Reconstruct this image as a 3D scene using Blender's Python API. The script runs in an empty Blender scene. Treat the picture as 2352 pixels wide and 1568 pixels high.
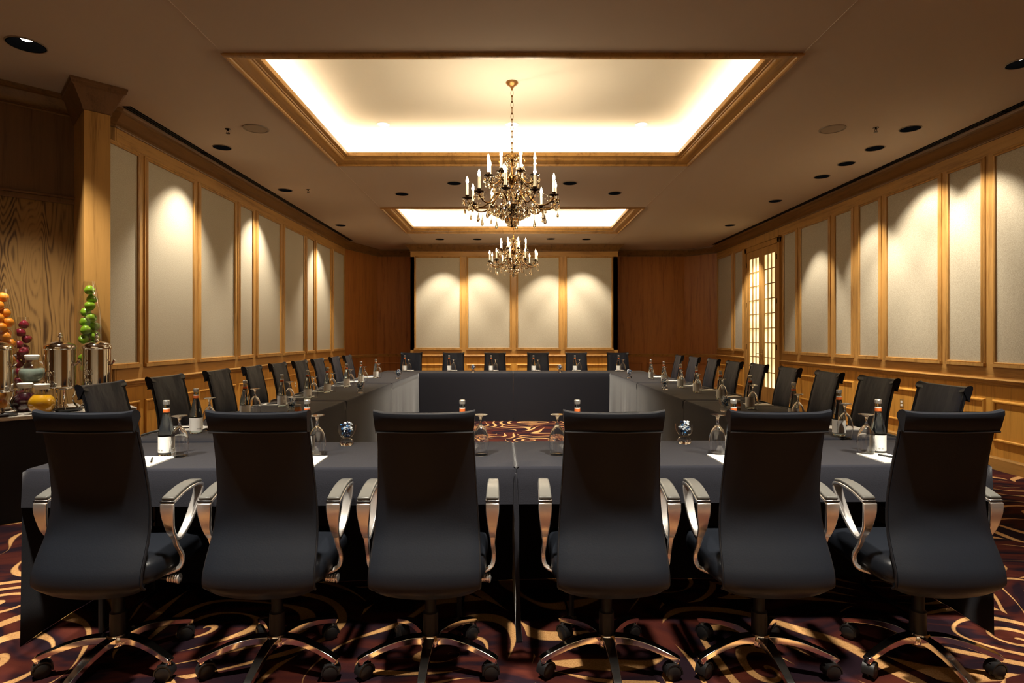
import bpy, bmesh, math, random
from mathutils import Vector, Matrix
from mathutils.geometry import delaunay_2d_cdt
random.seed(7)
PI = math.pi
SC = bpy.context.scene
COL = SC.collection

# ------------------------------------------------------------------ camera, world, exposure
CAM_Z = 1.41
cam_data = bpy.data.cameras.new('camera')
cam_data.sensor_width = 36.0
cam_data.lens = 20.0
cam_data.shift_y = -11.0 / 2352
cam_data.clip_end = 60
cam = bpy.data.objects.new('camera', cam_data)
cam.location = (0, 0, CAM_Z)
cam.rotation_euler = (PI / 2, 0, 0)
COL.objects.link(cam)
SC.camera = cam
world = bpy.data.worlds.new('world')
world.use_nodes = True
world.node_tree.nodes['Background'].inputs[0].default_value = (0.9, 0.8, 0.7, 1)
world.node_tree.nodes['Background'].inputs[1].default_value = 0.0
SC.world = world
SC.view_settings.view_transform = 'Standard'
SC.view_settings.look = 'None'
SC.view_settings.gamma = 1
SC.view_settings.use_curve_mapping = False
SC.view_settings.exposure = 0.42
try:
    SC.cycles.use_denoising = True
    SC.cycles.caustics_reflective = False
    SC.cycles.caustics_refractive = False
    SC.cycles.max_bounces = 12
    SC.cycles.transparent_max_bounces = 12
    SC.cycles.transmission_bounces = 10
    SC.cycles.sample_clamp_indirect = 6
    SC.cycles.use_light_tree = True
except Exception:
    pass

WARM = (1.0, 0.80, 0.55)
HALO = (1.0, 0.91, 0.76)
P_COVE, P_BULB, P_WASH, P_DOWN, P_BACK = 16.0, 2.4, 270.0, 680.0, 230.0

def lamp(kind, loc, power, color=HALO, rot=(0, 0, 0), **kw):
    d = bpy.data.lights.new(kind.lower() + '_lamp', kind)
    d.energy = power
    d.color = color
    for k, v in kw.items():
        setattr(d, k, v)
    o = bpy.data.objects.new(kind.lower() + '_lamp', d)
    o.location = loc
    o.rotation_euler = rot
    COL.objects.link(o)
    return o

# room constants: K scales the room about the camera
K = 1.06
def zk(z): return CAM_Z + (z - CAM_Z) * K
XL, XR = -3.75 * K, 4.85 * K
HC = 2.137 * K
ZC = CAM_Z + HC                      # ceiling height, about 3.67 m
YB = 13.2 * K                        # front of the panelled section of the end wall
Z_RAIL, Z_PB, Z_PT = 0.94, 1.14, 3.32
TRAYS = [(-2.165 * K, 2.18 * K, 4.31 * K, 7.06 * K), (-2.165 * K, 2.18 * K, 9.44 * K, 11.68 * K)]
TRAY_UP = 0.405 * K
ZT = ZC + TRAY_UP
COVE_OUT = 0.18

# cove light strips lying in the troughs behind the tray mouldings
for (x0, x1, y0, y1) in TRAYS:
    cx, cy = (x0 + x1) / 2, (y0 + y1) / 2
    zz = ZC + 0.13
    o = COVE_OUT - 0.11
    for (px, py, sx, rz) in ((x0 - o, cy, y1 - y0, 0), (x1 + o, cy, y1 - y0, PI), (cx, y0 - o, x1 - x0, PI / 2), (cx, y1 + o, x1 - x0, -PI / 2)):
        l = lamp('AREA', (px, py, zz), P_COVE * sx / 3.0, (1.0, 0.88, 0.69), shape='RECTANGLE', size=0.05, size_y=sx)
        tilt = math.radians(18)
        # faces up and a little towards the middle of the tray
        l.rotation_euler = (Matrix.Rotation(rz, 4, 'Z') @ Matrix.Rotation(PI - tilt, 4, 'Y')).to_euler()

# ------------------------------------------------------------------ materials
def new_mat(name):
    m = bpy.data.materials.new(name)
    m.use_nodes = True
    nt = m.node_tree
    b = nt.nodes['Principled BSDF']
    return m, nt, b

def N(nt, typ, **kw):
    n = nt.nodes.new(typ)
    for k, v in kw.items():
        if k.startswith('i_'):
            n.inputs[int(k[2:])].default_value = v
        else:
            setattr(n, k, v)
    return n

def L(nt, a, b): nt.links.new(a, b)

def simple(name, col, rough=0.5, metal=0.0, spec=0.5, trans=0.0, ior=1.45, emit=None, estr=0.0, coat=0.0, sheen=0.0, bump=0.0, bscale=80.0, bvec=(1, 1, 1)):
    m, nt, b = new_mat(name)
    b.inputs['Base Color'].default_value = (*col, 1)
    b.inputs['Roughness'].default_value = rough
    b.inputs['Metallic'].default_value = metal
    b.inputs['Specular IOR Level'].default_value = spec
    b.inputs['Transmission Weight'].default_value = trans
    b.inputs['IOR'].default_value = ior
    b.inputs['Coat Weight'].default_value = coat
    b.inputs['Sheen Weight'].default_value = sheen
    b.inputs['Sheen Roughness'].default_value = 0.32
    if emit:
        b.inputs['Emission Color'].default_value = (*emit, 1)
        b.inputs['Emission Strength'].default_value = estr
    if bump:
        tc = N(nt, 'ShaderNodeTexCoord')
        mp = N(nt, 'ShaderNodeMapping')
        mp.inputs['Scale'].default_value = bvec
        L(nt, tc.outputs['Object'], mp.inputs[0])
        no = N(nt, 'ShaderNodeTexNoise')
        no.inputs['Scale'].default_value = bscale
        no.inputs['Detail'].default_value = 3
        L(nt, mp.outputs[0], no.inputs['Vector'])
        bu = N(nt, 'ShaderNodeBump')
        bu.inputs['Strength'].default_value = bump
        bu.inputs['Distance'].default_value = 0.01
        L(nt, no.outputs[0], bu.inputs['Height'])
        L(nt, bu.outputs[0], b.inputs['Normal'])
    return m

def ramp(nt, stops):
    r = N(nt, 'ShaderNodeValToRGB')
    e = r.color_ramp.elements
    while len(e) < len(stops):
        e.new(0.5)
    for i, (p, c) in enumerate(stops):
        e[i].position = p
        e[i].color = (*c, 1)
    return r

def wood(name, axis, dark, light, rough=0.38, contour=0.0, spec=0.35, g=13.0):
    """oak: grain stretched along axis (0 x, 1 y, 2 z)"""
    m, nt, b = new_mat(name)
    geo = N(nt, 'ShaderNodeNewGeometry')
    sc = [g, g, g]
    sc[axis] = g * 0.06
    mp = N(nt, 'ShaderNodeMapping')
    mp.inputs['Scale'].default_value = sc
    L(nt, geo.outputs['Position'], mp.inputs[0])
    n1 = N(nt, 'ShaderNodeTexNoise')
    n1.inputs['Scale'].default_value = 1.0
    n1.inputs['Detail'].default_value = 6
    n1.inputs['Roughness'].default_value = 0.62
    n1.inputs['Distortion'].default_value = 0.5
    L(nt, mp.outputs[0], n1.inputs['Vector'])
    sc2 = [g * 11] * 3
    sc2[axis] = g * 0.5
    mp2 = N(nt, 'ShaderNodeMapping')
    mp2.inputs['Scale'].default_value = sc2
    L(nt, geo.outputs['Position'], mp2.inputs[0])
    n2 = N(nt, 'ShaderNodeTexNoise')
    n2.inputs['Scale'].default_value = 1.0
    n2.inputs['Detail'].default_value = 2
    L(nt, mp2.outputs[0], n2.inputs['Vector'])
    add = N(nt, 'ShaderNodeMath', operation='MULTIPLY_ADD')
    add.inputs[1].default_value = 0.35
    L(nt, n2.outputs[0], add.inputs[0])
    L(nt, n1.outputs[0], add.inputs[2])
    fac = add.outputs[0]
    if contour > 0:
        sc3 = [4.2, 4.2, 4.2]
        sc3[axis] = 0.62
        mp3 = N(nt, 'ShaderNodeMapping')
        mp3.inputs['Scale'].default_value = sc3
        L(nt, geo.outputs['Position'], mp3.inputs[0])
        n3 = N(nt, 'ShaderNodeTexNoise')
        n3.inputs['Scale'].default_value = 1.0
        n3.inputs['Detail'].default_value = 1.5
        L(nt, mp3.outputs[0], n3.inputs['Vector'])
        mu = N(nt, 'ShaderNodeMath', operation='MULTIPLY')
        mu.inputs[1].default_value = 230.0
        L(nt, n3.outputs[0], mu.inputs[0])
        si = N(nt, 'ShaderNodeMath', operation='SINE')
        L(nt, mu.outputs[0], si.inputs[0])
        ma = N(nt, 'ShaderNodeMath', operation='MULTIPLY_ADD')
        ma.inputs[1].default_value = contour
        L(nt, si.outputs[0], ma.inputs[0])
        L(nt, fac, ma.inputs[2])
        fac = ma.outputs[0]
    r = ramp(nt, [(0.42, dark), (0.66, light), (0.9, tuple(min(1, c * 1.12) for c in light))])
    L(nt, fac, r.inputs[0])
    L(nt, r.outputs[0], b.inputs['Base Color'])
    b.inputs['Roughness'].default_value = rough
    b.inputs['Specular IOR Level'].default_value = spec
    bu = N(nt, 'ShaderNodeBump')
    bu.inputs['Strength'].default_value = 0.08
    bu.inputs['Distance'].default_value = 0.004
    L(nt, n2.outputs[0], bu.inputs['Height'])
    L(nt, bu.outputs[0], b.inputs['Normal'])
    return m

OAK_D, OAK_L = (0.21, 0.095, 0.022), (0.42, 0.222, 0.062)
OAK = [wood('oak_grain_x', 0, OAK_D, OAK_L), wood('oak_grain_y', 1, OAK_D, OAK_L), wood('oak_grain_z', 2, OAK_D, OAK_L)]
CROWNOAK = wood('stained_crown_oak', 1, (0.09, 0.04, 0.011), (0.19, 0.093, 0.027))  # same oak as the walls, with the crown's shade put into its colour
WAIN = wood('honey_oak_wainscot', 2, (0.33, 0.145, 0.025), (0.60, 0.295, 0.055))
VENEER = wood('figured_veneer', 2, (0.065, 0.030, 0.010), (0.26, 0.145, 0.048), rough=0.45, contour=0.17, g=11)
DARKOAK = wood('dark_oak', 2, (0.10, 0.045, 0.018), (0.17, 0.085, 0.035), rough=0.45)
MAHOG = wood('red_oak_panelling', 2, (0.19, 0.062, 0.014), (0.35, 0.132, 0.031), rough=0.42)

def fabric_mat():
    m, nt, b = new_mat('beige_wall_fabric')
    geo = N(nt, 'ShaderNodeNewGeometry')
    n1 = N(nt, 'ShaderNodeTexNoise')
    n1.inputs['Scale'].default_value = 130
    n1.inputs['Detail'].default_value = 3
    L(nt, geo.outputs['Position'], n1.inputs['Vector'])
    r = ramp(nt, [(0.3, (0.36, 0.31, 0.225)), (0.7, (0.50, 0.44, 0.335))])
    L(nt, n1.outputs[0], r.inputs[0])
    L(nt, r.outputs[0], b.inputs['Base Color'])
    b.inputs['Roughness'].default_value = 0.95
    b.inputs['Specular IOR Level'].default_value = 0.1
    bu = N(nt, 'ShaderNodeBump')
    bu.inputs['Strength'].default_value = 0.25
    bu.inputs['Distance'].default_value = 0.004
    L(nt, n1.outputs[0], bu.inputs['Height'])
    L(nt, bu.outputs[0], b.inputs['Normal'])
    return m
FABRIC = fabric_mat()

def carpet_mat():
    m, nt, b = new_mat('swirl_carpet')
    geo = N(nt, 'ShaderNodeNewGeometry')
    mp = N(nt, 'ShaderNodeMapping')
    mp.inputs['Scale'].default_value = (1.0, 1.0, 0.0)
    L(nt, geo.outputs['Position'], mp.inputs[0])
    nz = N(nt, 'ShaderNodeTexNoise')
    nz.inputs['Scale'].default_value = 1.15
    nz.inputs['Detail'].default_value = 0.0
    L(nt, mp.outputs[0], nz.inputs['Vector'])
    sub = N(nt, 'ShaderNodeVectorMath', operation='SUBTRACT')
    sub.inputs[1].default_value = (0.5, 0.5, 0.5)
    L(nt, nz.outputs['Color'], sub.inputs[0])
    scl = N(nt, 'ShaderNodeVectorMath', operation='SCALE')
    scl.inputs['Scale'].default_value = 0.75
    L(nt, sub.outputs[0], scl.inputs[0])
    ad = N(nt, 'ShaderNodeVectorMath', operation='ADD')
    L(nt, mp.outputs[0], ad.inputs[0])
    L(nt, scl.outputs[0], ad.inputs[1])
    S = 1.2
    vo = N(nt, 'ShaderNodeTexVoronoi', voronoi_dimensions='2D', feature='F1')
    vo.inputs['Scale'].default_value = S
    vo.inputs['Randomness'].default_value = 0.85
    L(nt, ad.outputs[0], vo.inputs['Vector'])
    # width of the tan lines swells and tapers
    nw = N(nt, 'ShaderNodeTexNoise')
    nw.inputs['Scale'].default_value = 2.3
    nw.inputs['Detail'].default_value = 0.0
    L(nt, mp.outputs[0], nw.inputs['Vector'])
    mul = N(nt, 'ShaderNodeMath', operation='MULTIPLY_ADD')
    mul.inputs[1].default_value = 5.4
    L(nt, vo.outputs['Distance'], mul.inputs[0])
    ph = N(nt, 'ShaderNodeMath', operation='MULTIPLY')
    ph.inputs[1].default_value = 0.35
    L(nt, nw.outputs[0], ph.inputs[0])
    lc = N(nt, 'ShaderNodeVectorMath', operation='SUBTRACT')
    L(nt, ad.outputs[0], lc.inputs[0])
    L(nt, vo.outputs['Position'], lc.inputs[1])
    sx = N(nt, 'ShaderNodeSeparateXYZ')
    L(nt, lc.outputs[0], sx.inputs[0])
    at = N(nt, 'ShaderNodeMath', operation='ARCTAN2')
    L(nt, sx.outputs[1], at.inputs[0])
    L(nt, sx.outputs[0], at.inputs[1])
    sp = N(nt, 'ShaderNodeMath', operation='MULTIPLY_ADD')
    sp.inputs[1].default_value = 1.0 / (2 * PI)
    L(nt, at.outputs[0], sp.inputs[0])
    L(nt, ph.outputs[0], sp.inputs[2])
    L(nt, sp.outputs[0], mul.inputs[2])
    fr = N(nt, 'ShaderNodeMath', operation='FRACT')
    L(nt, mul.outputs[0], fr.inputs[0])
    su = N(nt, 'ShaderNodeMath', operation='SUBTRACT')
    su.inputs[1].default_value = 0.5
    L(nt, fr.outputs[0], su.inputs[0])
    ab = N(nt, 'ShaderNodeMath', operation='ABSOLUTE')
    L(nt, su.outputs[0], ab.inputs[0])
    wd = N(nt, 'ShaderNodeMapRange')
    wd.inputs[1].default_value = 0.30
    wd.inputs[2].default_value = 0.70
    wd.inputs[3].default_value = -0.03
    wd.inputs[4].default_value = 0.19
    L(nt, nw.outputs[0], wd.inputs[0])
    lt = N(nt, 'ShaderNodeMath', operation='SUBTRACT')
    L(nt, wd.outputs[0], lt.inputs[0])
    L(nt, ab.outputs[0], lt.inputs[1])
    mr = N(nt, 'ShaderNodeMapRange')
    mr.inputs[1].default_value = -0.02
    mr.inputs[2].default_value = 0.02
    L(nt, lt.outputs[0], mr.inputs[0])
    # ground: maroon with darker brushed streaks
    mp2 = N(nt, 'ShaderNodeMapping')
    mp2.inputs['Scale'].default_value = (3.0, 9.0, 0.0)
    mp2.inputs['Rotation'].default_value = (0, 0, 0.6)
    L(nt, ad.outputs[0], mp2.inputs[0])
    n2 = N(nt, 'ShaderNodeTexNoise')
    n2.inputs['Scale'].default_value = 1.0
    n2.inputs['Detail'].default_value = 2.0
    L(nt, mp2.outputs[0], n2.inputs['Vector'])
    rg = ramp(nt, [(0.42, (0.014, 0.007, 0.011)), (0.56, (0.055, 0.013, 0.010)), (0.72, (0.085, 0.020, 0.012))])
    L(nt, n2.outputs[0], rg.inputs[0])
    nf = N(nt, 'ShaderNodeTexNoise')
    nf.inputs['Scale'].default_value = 140
    nf.inputs['Detail'].default_value = 2
    L(nt, geo.outputs['Position'], nf.inputs['Vector'])
    rt = ramp(nt, [(0.3, (0.40, 0.20, 0.072)), (0.7, (0.60, 0.335, 0.14))])
    L(nt, nf.outputs[0], rt.inputs[0])
    mx = N(nt, 'ShaderNodeMix', data_type='RGBA')
    L(nt, mr.outputs[0], mx.inputs[0])
    L(nt, rg.outputs[0], mx.inputs[6])
    L(nt, rt.outputs[0], mx.inputs[7])
    L(nt, mx.outputs[2], b.inputs['Base Color'])
    b.inputs['Roughness'].default_value = 1.0
    b.inputs['Specular IOR Level'].default_value = 0.05
    bu = N(nt, 'ShaderNodeBump')
    bu.inputs['Strength'].default_value = 0.4
    bu.inputs['Distance'].default_value = 0.006
    L(nt, nf.outputs[0], bu.inputs['Height'])
    L(nt, bu.outputs[0], b.inputs['Normal'])
    return m
CARPET = carpet_mat()

CEIL = simple('taupe_ceiling_paint', (0.53, 0.43, 0.335), 0.85, spec=0.15, bump=0.05, bscale=60)
WHITE = simple('cream_ceiling_paint', (0.76, 0.71, 0.61), 0.8, spec=0.15)
LEATHER = simple('black_leather', (0.0088, 0.0106, 0.0150), 0.38, spec=0.32, bump=0.05, bscale=160)
WRINKLE = simple('creased_black_leather', (0.0100, 0.0130, 0.0250), 0.48, spec=0.34, bump=1.0, bscale=1.6, bvec=(6, 2, 2.2))
PIPING = simple('black_piping', (0.008, 0.008, 0.01), 0.35)
CHROME = simple('polished_aluminium', (0.88, 0.85, 0.82), 0.24, metal=0.82)
LEGCHROME = simple('bright_chrome', (0.86, 0.83, 0.80), 0.11, metal=1.0)
STEEL = simple('bright_steel', (0.78, 0.75, 0.70), 0.07, metal=1.0)
BLACKPL = simple('black_plastic', (0.010, 0.010, 0.011), 0.42)
PAD = simple('grey_arm_pad', (0.10, 0.098, 0.09), 0.30, spec=0.6)
CLOTH = simple('black_tablecloth', (0.0185, 0.0190, 0.0255), 0.9, spec=0.15, sheen=0.32, bump=0.12, bscale=220)
BRONZE = simple('antique_brass', (0.20, 0.105, 0.032), 0.25, metal=1.0)
DKBRONZE = simple('dark_bronze', (0.028, 0.014, 0.006), 0.25, metal=0.8)
GILT = simple('gilded_rose', (0.36, 0.18, 0.06), 0.35, metal=0.8)
CRYSTAL = simple('cut_crystal', (1.0, 0.88, 0.68), 0.0, trans=1.0, ior=1.6)
CANDLE = simple('ivory_candle_tube', (0.9, 0.82, 0.62), 0.5, emit=(1.0, 0.82, 0.5), estr=0.35)
BULB = simple('lit_flame_bulb', (1, 0.9, 0.7), 0.3, emit=(1.0, 0.86, 0.58), estr=26.0)
CAN = simple('black_downlight_baffle', (0.0012, 0.0012, 0.0015), 0.8, spec=0.02)
TRIMRING = simple('taupe_lamp_trim', (0.25, 0.19, 0.13), 0.5)
LAMPON = simple('lit_reflector', (1, 1, 1), 0.2, emit=(1.0, 0.93, 0.80), estr=6.0)
GRILLE = simple('painted_grille', (0.33, 0.25, 0.175), 0.7)
GLASS = simple('clear_glass', (1, 1, 1), 0.0, trans=1.0, ior=1.45)
def thin_glass(name, tint=(1, 1, 1)):
    """thin-walled glass: clear when seen face on, reflecting towards its rim"""
    m, nt, b = new_mat(name)
    out = nt.nodes['Material Output']
    tr = N(nt, 'ShaderNodeBsdfTransparent')
    tr.inputs[0].default_value = (*tint, 1)
    gl = N(nt, 'ShaderNodeBsdfGlossy')
    gl.inputs['Roughness'].default_value = 0.02
    lw0 = N(nt, 'ShaderNodeLayerWeight')
    lw0.inputs['Blend'].default_value = 0.5
    pw = N(nt, 'ShaderNodeMath', operation='POWER')
    pw.inputs[1].default_value = 2.6
    L(nt, lw0.outputs['Facing'], pw.inputs[0])
    lw = N(nt, 'ShaderNodeMath', operation='MULTIPLY_ADD')
    lw.inputs[1].default_value = 0.6
    lw.inputs[2].default_value = 0.08
    L(nt, pw.outputs[0], lw.inputs[0])
    mx = N(nt, 'ShaderNodeMixShader')
    L(nt, lw.outputs[0], mx.inputs[0])
    L(nt, tr.outputs[0], mx.inputs[1])
    L(nt, gl.outputs[0], mx.inputs[2])
    L(nt, mx.outputs[0], out.inputs['Surface'])
    return m
THIN = thin_glass('thin_clear_glass', (0.93, 0.93, 0.92))
BOTTLE = simple('pale_green_bottle_glass', (0.86, 0.95, 0.88), 0.0, trans=1.0, ior=1.36)
LABEL = simple('white_paper_label', (0.92, 0.90, 0.85), 0.6)
LABELINK = simple('grey_label_print', (0.30, 0.30, 0.28), 0.6)
ORANGELAB = simple('orange_neck_label', (0.78, 0.17, 0.035), 0.5)
CAP = simple('silver_cap', (0.75, 0.74, 0.70), 0.3, metal=0.8)
PAPER = simple('white_notepaper', (0.88, 0.86, 0.80), 0.75)
FOIL_W = simple('white_sweet_wrapper', (0.80, 0.86, 0.92), 0.25)
FOIL_B = simple('blue_sweet_wrapper', (0.05, 0.20, 0.46), 0.25)
FOIL_N = simple('navy_sweet_wrapper', (0.008, 0.02, 0.07), 0.25)
HONEY = simple('amber_preserve', (0.50, 0.22, 0.05), 0.3)
APPLE_G = simple('green_apple_skin', (0.24, 0.44, 0.022), 0.28, coat=0.3, bump=0.05, bscale=30)
APPLE_R = simple('dark_red_apple_skin', (0.20, 0.012, 0.028), 0.25, coat=0.4)
ORANGE = simple('orange_peel', (0.80, 0.27, 0.015), 0.42, bump=0.15, bscale=140)
STALK = simple('brown_stalk', (0.09, 0.05, 0.02), 0.7)
JUICE_O = simple('orange_juice', (0.88, 0.45, 0.015), 0.25, spec=0.5)
JUICE_P = simple('dark_berry_juice', (0.030, 0.004, 0.012), 0.15, spec=0.6)
WATER = simple('pale_green_water', (0.36, 0.46, 0.40), 0.08, spec=0.6)
LID = simple('white_carafe_lid', (0.85, 0.84, 0.78), 0.4)
SKIRT = simple('black_buffet_skirt', (0.008, 0.009, 0.014), 0.8)
BRASS = simple('brass_plate', (0.55, 0.35, 0.12), 0.4, metal=0.7)
def marble_mat():
    m, nt, b = new_mat('grey_veined_marble')
    geo = N(nt, 'ShaderNodeNewGeometry')
    n = N(nt, 'ShaderNodeTexNoise')
    n.inputs['Scale'].default_value = 7
    n.inputs['Detail'].default_value = 6
    n.inputs['Distortion'].default_value = 1.5
    L(nt, geo.outputs['Position'], n.inputs['Vector'])
    r = ramp(nt, [(0.40, (0.22, 0.20, 0.18)), (0.55, (0.62, 0.58, 0.50))])
    L(nt, n.outputs[0], r.inputs[0])
    L(nt, r.outputs[0], b.inputs['Base Color'])
    b.inputs['Roughness'].default_value = 0.2
    return m
MARBLE = marble_mat()
def pane_mat():
    m, nt, b = new_mat('lit_frosted_pane')
    geo = N(nt, 'ShaderNodeNewGeometry')
    n = N(nt, 'ShaderNodeTexNoise')
    n.inputs['Scale'].default_value = 3.0
    n.inputs['Detail'].default_value = 1
    L(nt, geo.outputs['Position'], n.inputs['Vector'])
    r = ramp(nt, [(0.35, (0.62, 0.52, 0.24)), (0.65, (1.0, 0.84, 0.46))])
    L(nt, n.outputs[0], r.inputs[0])
    L(nt, r.outputs[0], b.inputs['Emission Color'])
    b.inputs['Emission Strength'].default_value = 1.05
    b.inputs['Base Color'].default_value = (0.6, 0.55, 0.42, 1)
    b.inputs['Roughness'].default_value = 0.4
    return m
PANE = pane_mat()

# ------------------------------------------------------------------ mesh helpers
def cat(pts, n):
    """catmull-rom through points (tuples of floats), n steps per span"""
    out = []
    P = [pts[0]] + list(pts) + [pts[-1]]
    for i in range(1, len(P) - 2):
        a, b, c, d = P[i - 1], P[i], P[i + 1], P[i + 2]
        for k in range(n):
            t = k / n
            out.append(tuple(0.5 * ((2 * b[j]) + (-a[j] + c[j]) * t + (2 * a[j] - 5 * b[j] + 4 * c[j] - d[j]) * t * t + (-a[j] + 3 * b[j] - 3 * c[j] + d[j]) * t ** 3) for j in range(len(b))))
    out.append(tuple(pts[-1]))
    return out

class MB:
    def __init__(s): s.v, s.f, s.mi, s.cur = [], [], [], 0
    def add(s, vs, fs):
        o = len(s.v)
        s.v += [tuple(q) for q in vs]
        for f in fs:
            s.f.append(tuple(i + o for i in f))
            s.mi.append(s.cur)
        return s
    def box(s, x0, x1, y0, y1, z0, z1):
        return s.add([(x0, y0, z0), (x1, y0, z0), (x1, y1, z0), (x0, y1, z0), (x0, y0, z1), (x1, y0, z1), (x1, y1, z1), (x0, y1, z1)],
                     [(3, 2, 1, 0), (4, 5, 6, 7), (0, 1, 5, 4), (1, 2, 6, 5), (2, 3, 7, 6), (3, 0, 4, 7)])
    def lathe(s, prof, n=20, c=(0, 0, 0), M=None):
        vs, fs = [], []
        m = len(prof)
        for i in range(n):
            a = 2 * PI * i / n
            for (r, z) in prof:
                q = Vector((r * math.cos(a), r * math.sin(a), z))
                if M is not None: q = M @ q
                vs.append((q.x + c[0], q.y + c[1], q.z + c[2]))
        for i in range(n):
            j = (i + 1) % n
            for k in range(m - 1):
                f = [i * m + k, j * m + k, j * m + k + 1, i * m + k + 1]
                if prof[k][0] < 1e-6: f = [i * m + k, j * m + k + 1, i * m + k + 1]
                elif prof[k + 1][0] < 1e-6: f = [i * m + k, j * m + k, i * m + k + 1]
                fs.append(tuple(f))
        return s.add(vs, fs)
    def tube(s, pts, r, n=8, cap=True):
        pts = [Vector(p) for p in pts]
        rs = r if isinstance(r, (list, tuple)) else [r] * len(pts)
        vs, fs = [], []
        up = Vector((0, 0, 1))
        prev = None
        for i, p in enumerate(pts):
            t = (pts[min(i + 1, len(pts) - 1)] - pts[max(i - 1, 0)]).normalized()
            if prev is None:
                a = t.cross(up)
                if a.length < 1e-3: a = t.cross(Vector((1, 0, 0)))
            else:
                a = prev - t * prev.dot(t)
            a.normalize()
            prev = a
            b = t.cross(a)
            for k in range(n):
                w = 2 * PI * k / n
                vs.append(p + (a * math.cos(w) + b * math.sin(w)) * rs[i])
        for i in range(len(pts) - 1):
            for k in range(n):
                k2 = (k + 1) % n
                fs.append((i * n + k, i * n + k2, (i + 1) * n + k2, (i + 1) * n + k))
        if cap:
            fs.append(tuple(range(n))[::-1])
            fs.append(tuple((len(pts) - 1) * n + k for k in range(n)))
        return s.add(vs, fs)
    def ribbon(s, pts, side):
        """pts (x,y,z,width,thick): rectangular bar, width along side vector"""
        side = Vector(side).normalized()
        vs, fs = [], []
        P = [Vector(p[:3]) for p in pts]
        for i, p in enumerate(P):
            t = (P[min(i + 1, len(P) - 1)] - P[max(i - 1, 0)]).normalized()
            nn = t.cross(side).normalized()
            sd = nn.cross(t).normalized()
            w, h = pts[i][3] / 2, pts[i][4] / 2
            for (a, b) in ((-1, -1), (1, -1), (1, 1), (-1, 1)):
                vs.append(p + sd * a * w + nn * b * h)
        for i in range(len(P) - 1):
            for k in range(4):
                k2 = (k + 1) % 4
                fs.append((i * 4 + k, i * 4 + k2, i * 4 + 4 + k2, i * 4 + 4 + k))
        fs.append((3, 2, 1, 0))
        e = (len(P) - 1) * 4
        fs.append((e, e + 1, e + 2, e + 3))
        return s.add(vs, fs)
    def torus(s, c, R, r, M=None, n=14, m=6, sx=1.0, sz=1.0):
        vs, fs = [], []
        for i in range(n):
            a = 2 * PI * i / n
            for k in range(m):
                b = 2 * PI * k / m
                q = Vector(((R + r * math.cos(b)) * math.cos(a) * sx, r * math.sin(b), (R + r * math.cos(b)) * math.sin(a) * sz))
                if M is not None: q = M @ q
                vs.append((q.x + c[0], q.y + c[1], q.z + c[2]))
        for i in range(n):
            for k in range(m):
                i2, k2 = (i + 1) % n, (k + 1) % m
                fs.append((i * m + k, i2 * m + k, i2 * m + k2, i * m + k2))
        return s.add(vs, fs)
    def grid(s, fn, nu, nv):
        vs = [fn(i / nu, j / nv) for i in range(nu + 1) for j in range(nv + 1)]
        fs = []
        for i in range(nu):
            for j in range(nv):
                a = i * (nv + 1) + j
                fs.append((a, a + nv + 1, a + nv + 2, a + 1))
        return s.add(vs, fs)
    def mesh(s, name, mats, angle=35, recalc=True):
        me = bpy.data.meshes.new(name)
        me.from_pydata(s.v, [], s.f)
        for m in (mats if isinstance(mats, (list, tuple)) else [mats]):
            me.materials.append(m)
        if any(s.mi):
            me.polygons.foreach_set('material_index', s.mi)
        bm = bmesh.new()
        bm.from_mesh(me)
        bmesh.ops.remove_doubles(bm, verts=bm.verts, dist=1e-5)
        if recalc: bmesh.ops.recalc_face_normals(bm, faces=bm.faces)
        bm.to_mesh(me)
        bm.free()
        if angle:
            me.shade_smooth()
            me.set_sharp_from_angle(angle=math.radians(angle))
        return me
    def build(s, name, mats, parent=None, angle=35, bev=0.0, seg=2, solid=0.0, recalc=True):
        o = bpy.data.objects.new(name, s.mesh(name, mats, angle, recalc))
        COL.objects.link(o)
        if parent is not None: o.parent = parent
        if solid:
            md = o.modifiers.new('solidify', 'SOLIDIFY')
            md.thickness = solid
            md.offset = -1
        if bev:
            md = o.modifiers.new('bevel', 'BEVEL')
            md.width = bev
            md.segments = seg
            md.limit_method = 'ANGLE'
            md.angle_limit = math.radians(40)
        return o

def tag(o, label, category, group=None, kind=None):
    o['label'] = label
    o['category'] = category
    if group: o['group'] = group
    if kind: o['kind'] = kind
    return o

def empty(name, loc=(0, 0, 0), rz=0.0):
    o = bpy.data.objects.new(name, None)
    o.empty_display_size = 0.1
    o.location = loc
    o.rotation_euler = (0, 0, rz)
    COL.objects.link(o)
    return o

KIDS = {}
def index_kids():
    KIDS.clear()
    for o in COL.objects:
        if o.parent is not None:
            KIDS.setdefault(o.parent.name, []).append(o)

def dup(o, parent=None):
    c = o.copy()
    COL.objects.link(c)
    if parent is not None: c.parent = parent
    for ch in KIDS.get(o.name, []):
        dup(ch, c)
    return c

def place(proto, used, loc, rz, label, group=None):
    """first call moves the prototype itself, later calls copy it"""
    o = proto if not used else dup(proto)
    used.append(1)
    o.location = loc
    o.rotation_euler = (0, 0, rz)
    o['label'] = label
    if group: o['group'] = group
    return o

ORD = ['nearest', 'second', 'third', 'fourth', 'fifth', 'sixth', 'seventh', 'eighth', 'ninth', 'tenth', 'eleventh', 'twelfth', 'thirteenth', 'fourteenth', 'fifteenth', 'sixteenth', 'seventeenth', 'eighteenth', 'nineteenth', 'twentieth']

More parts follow.
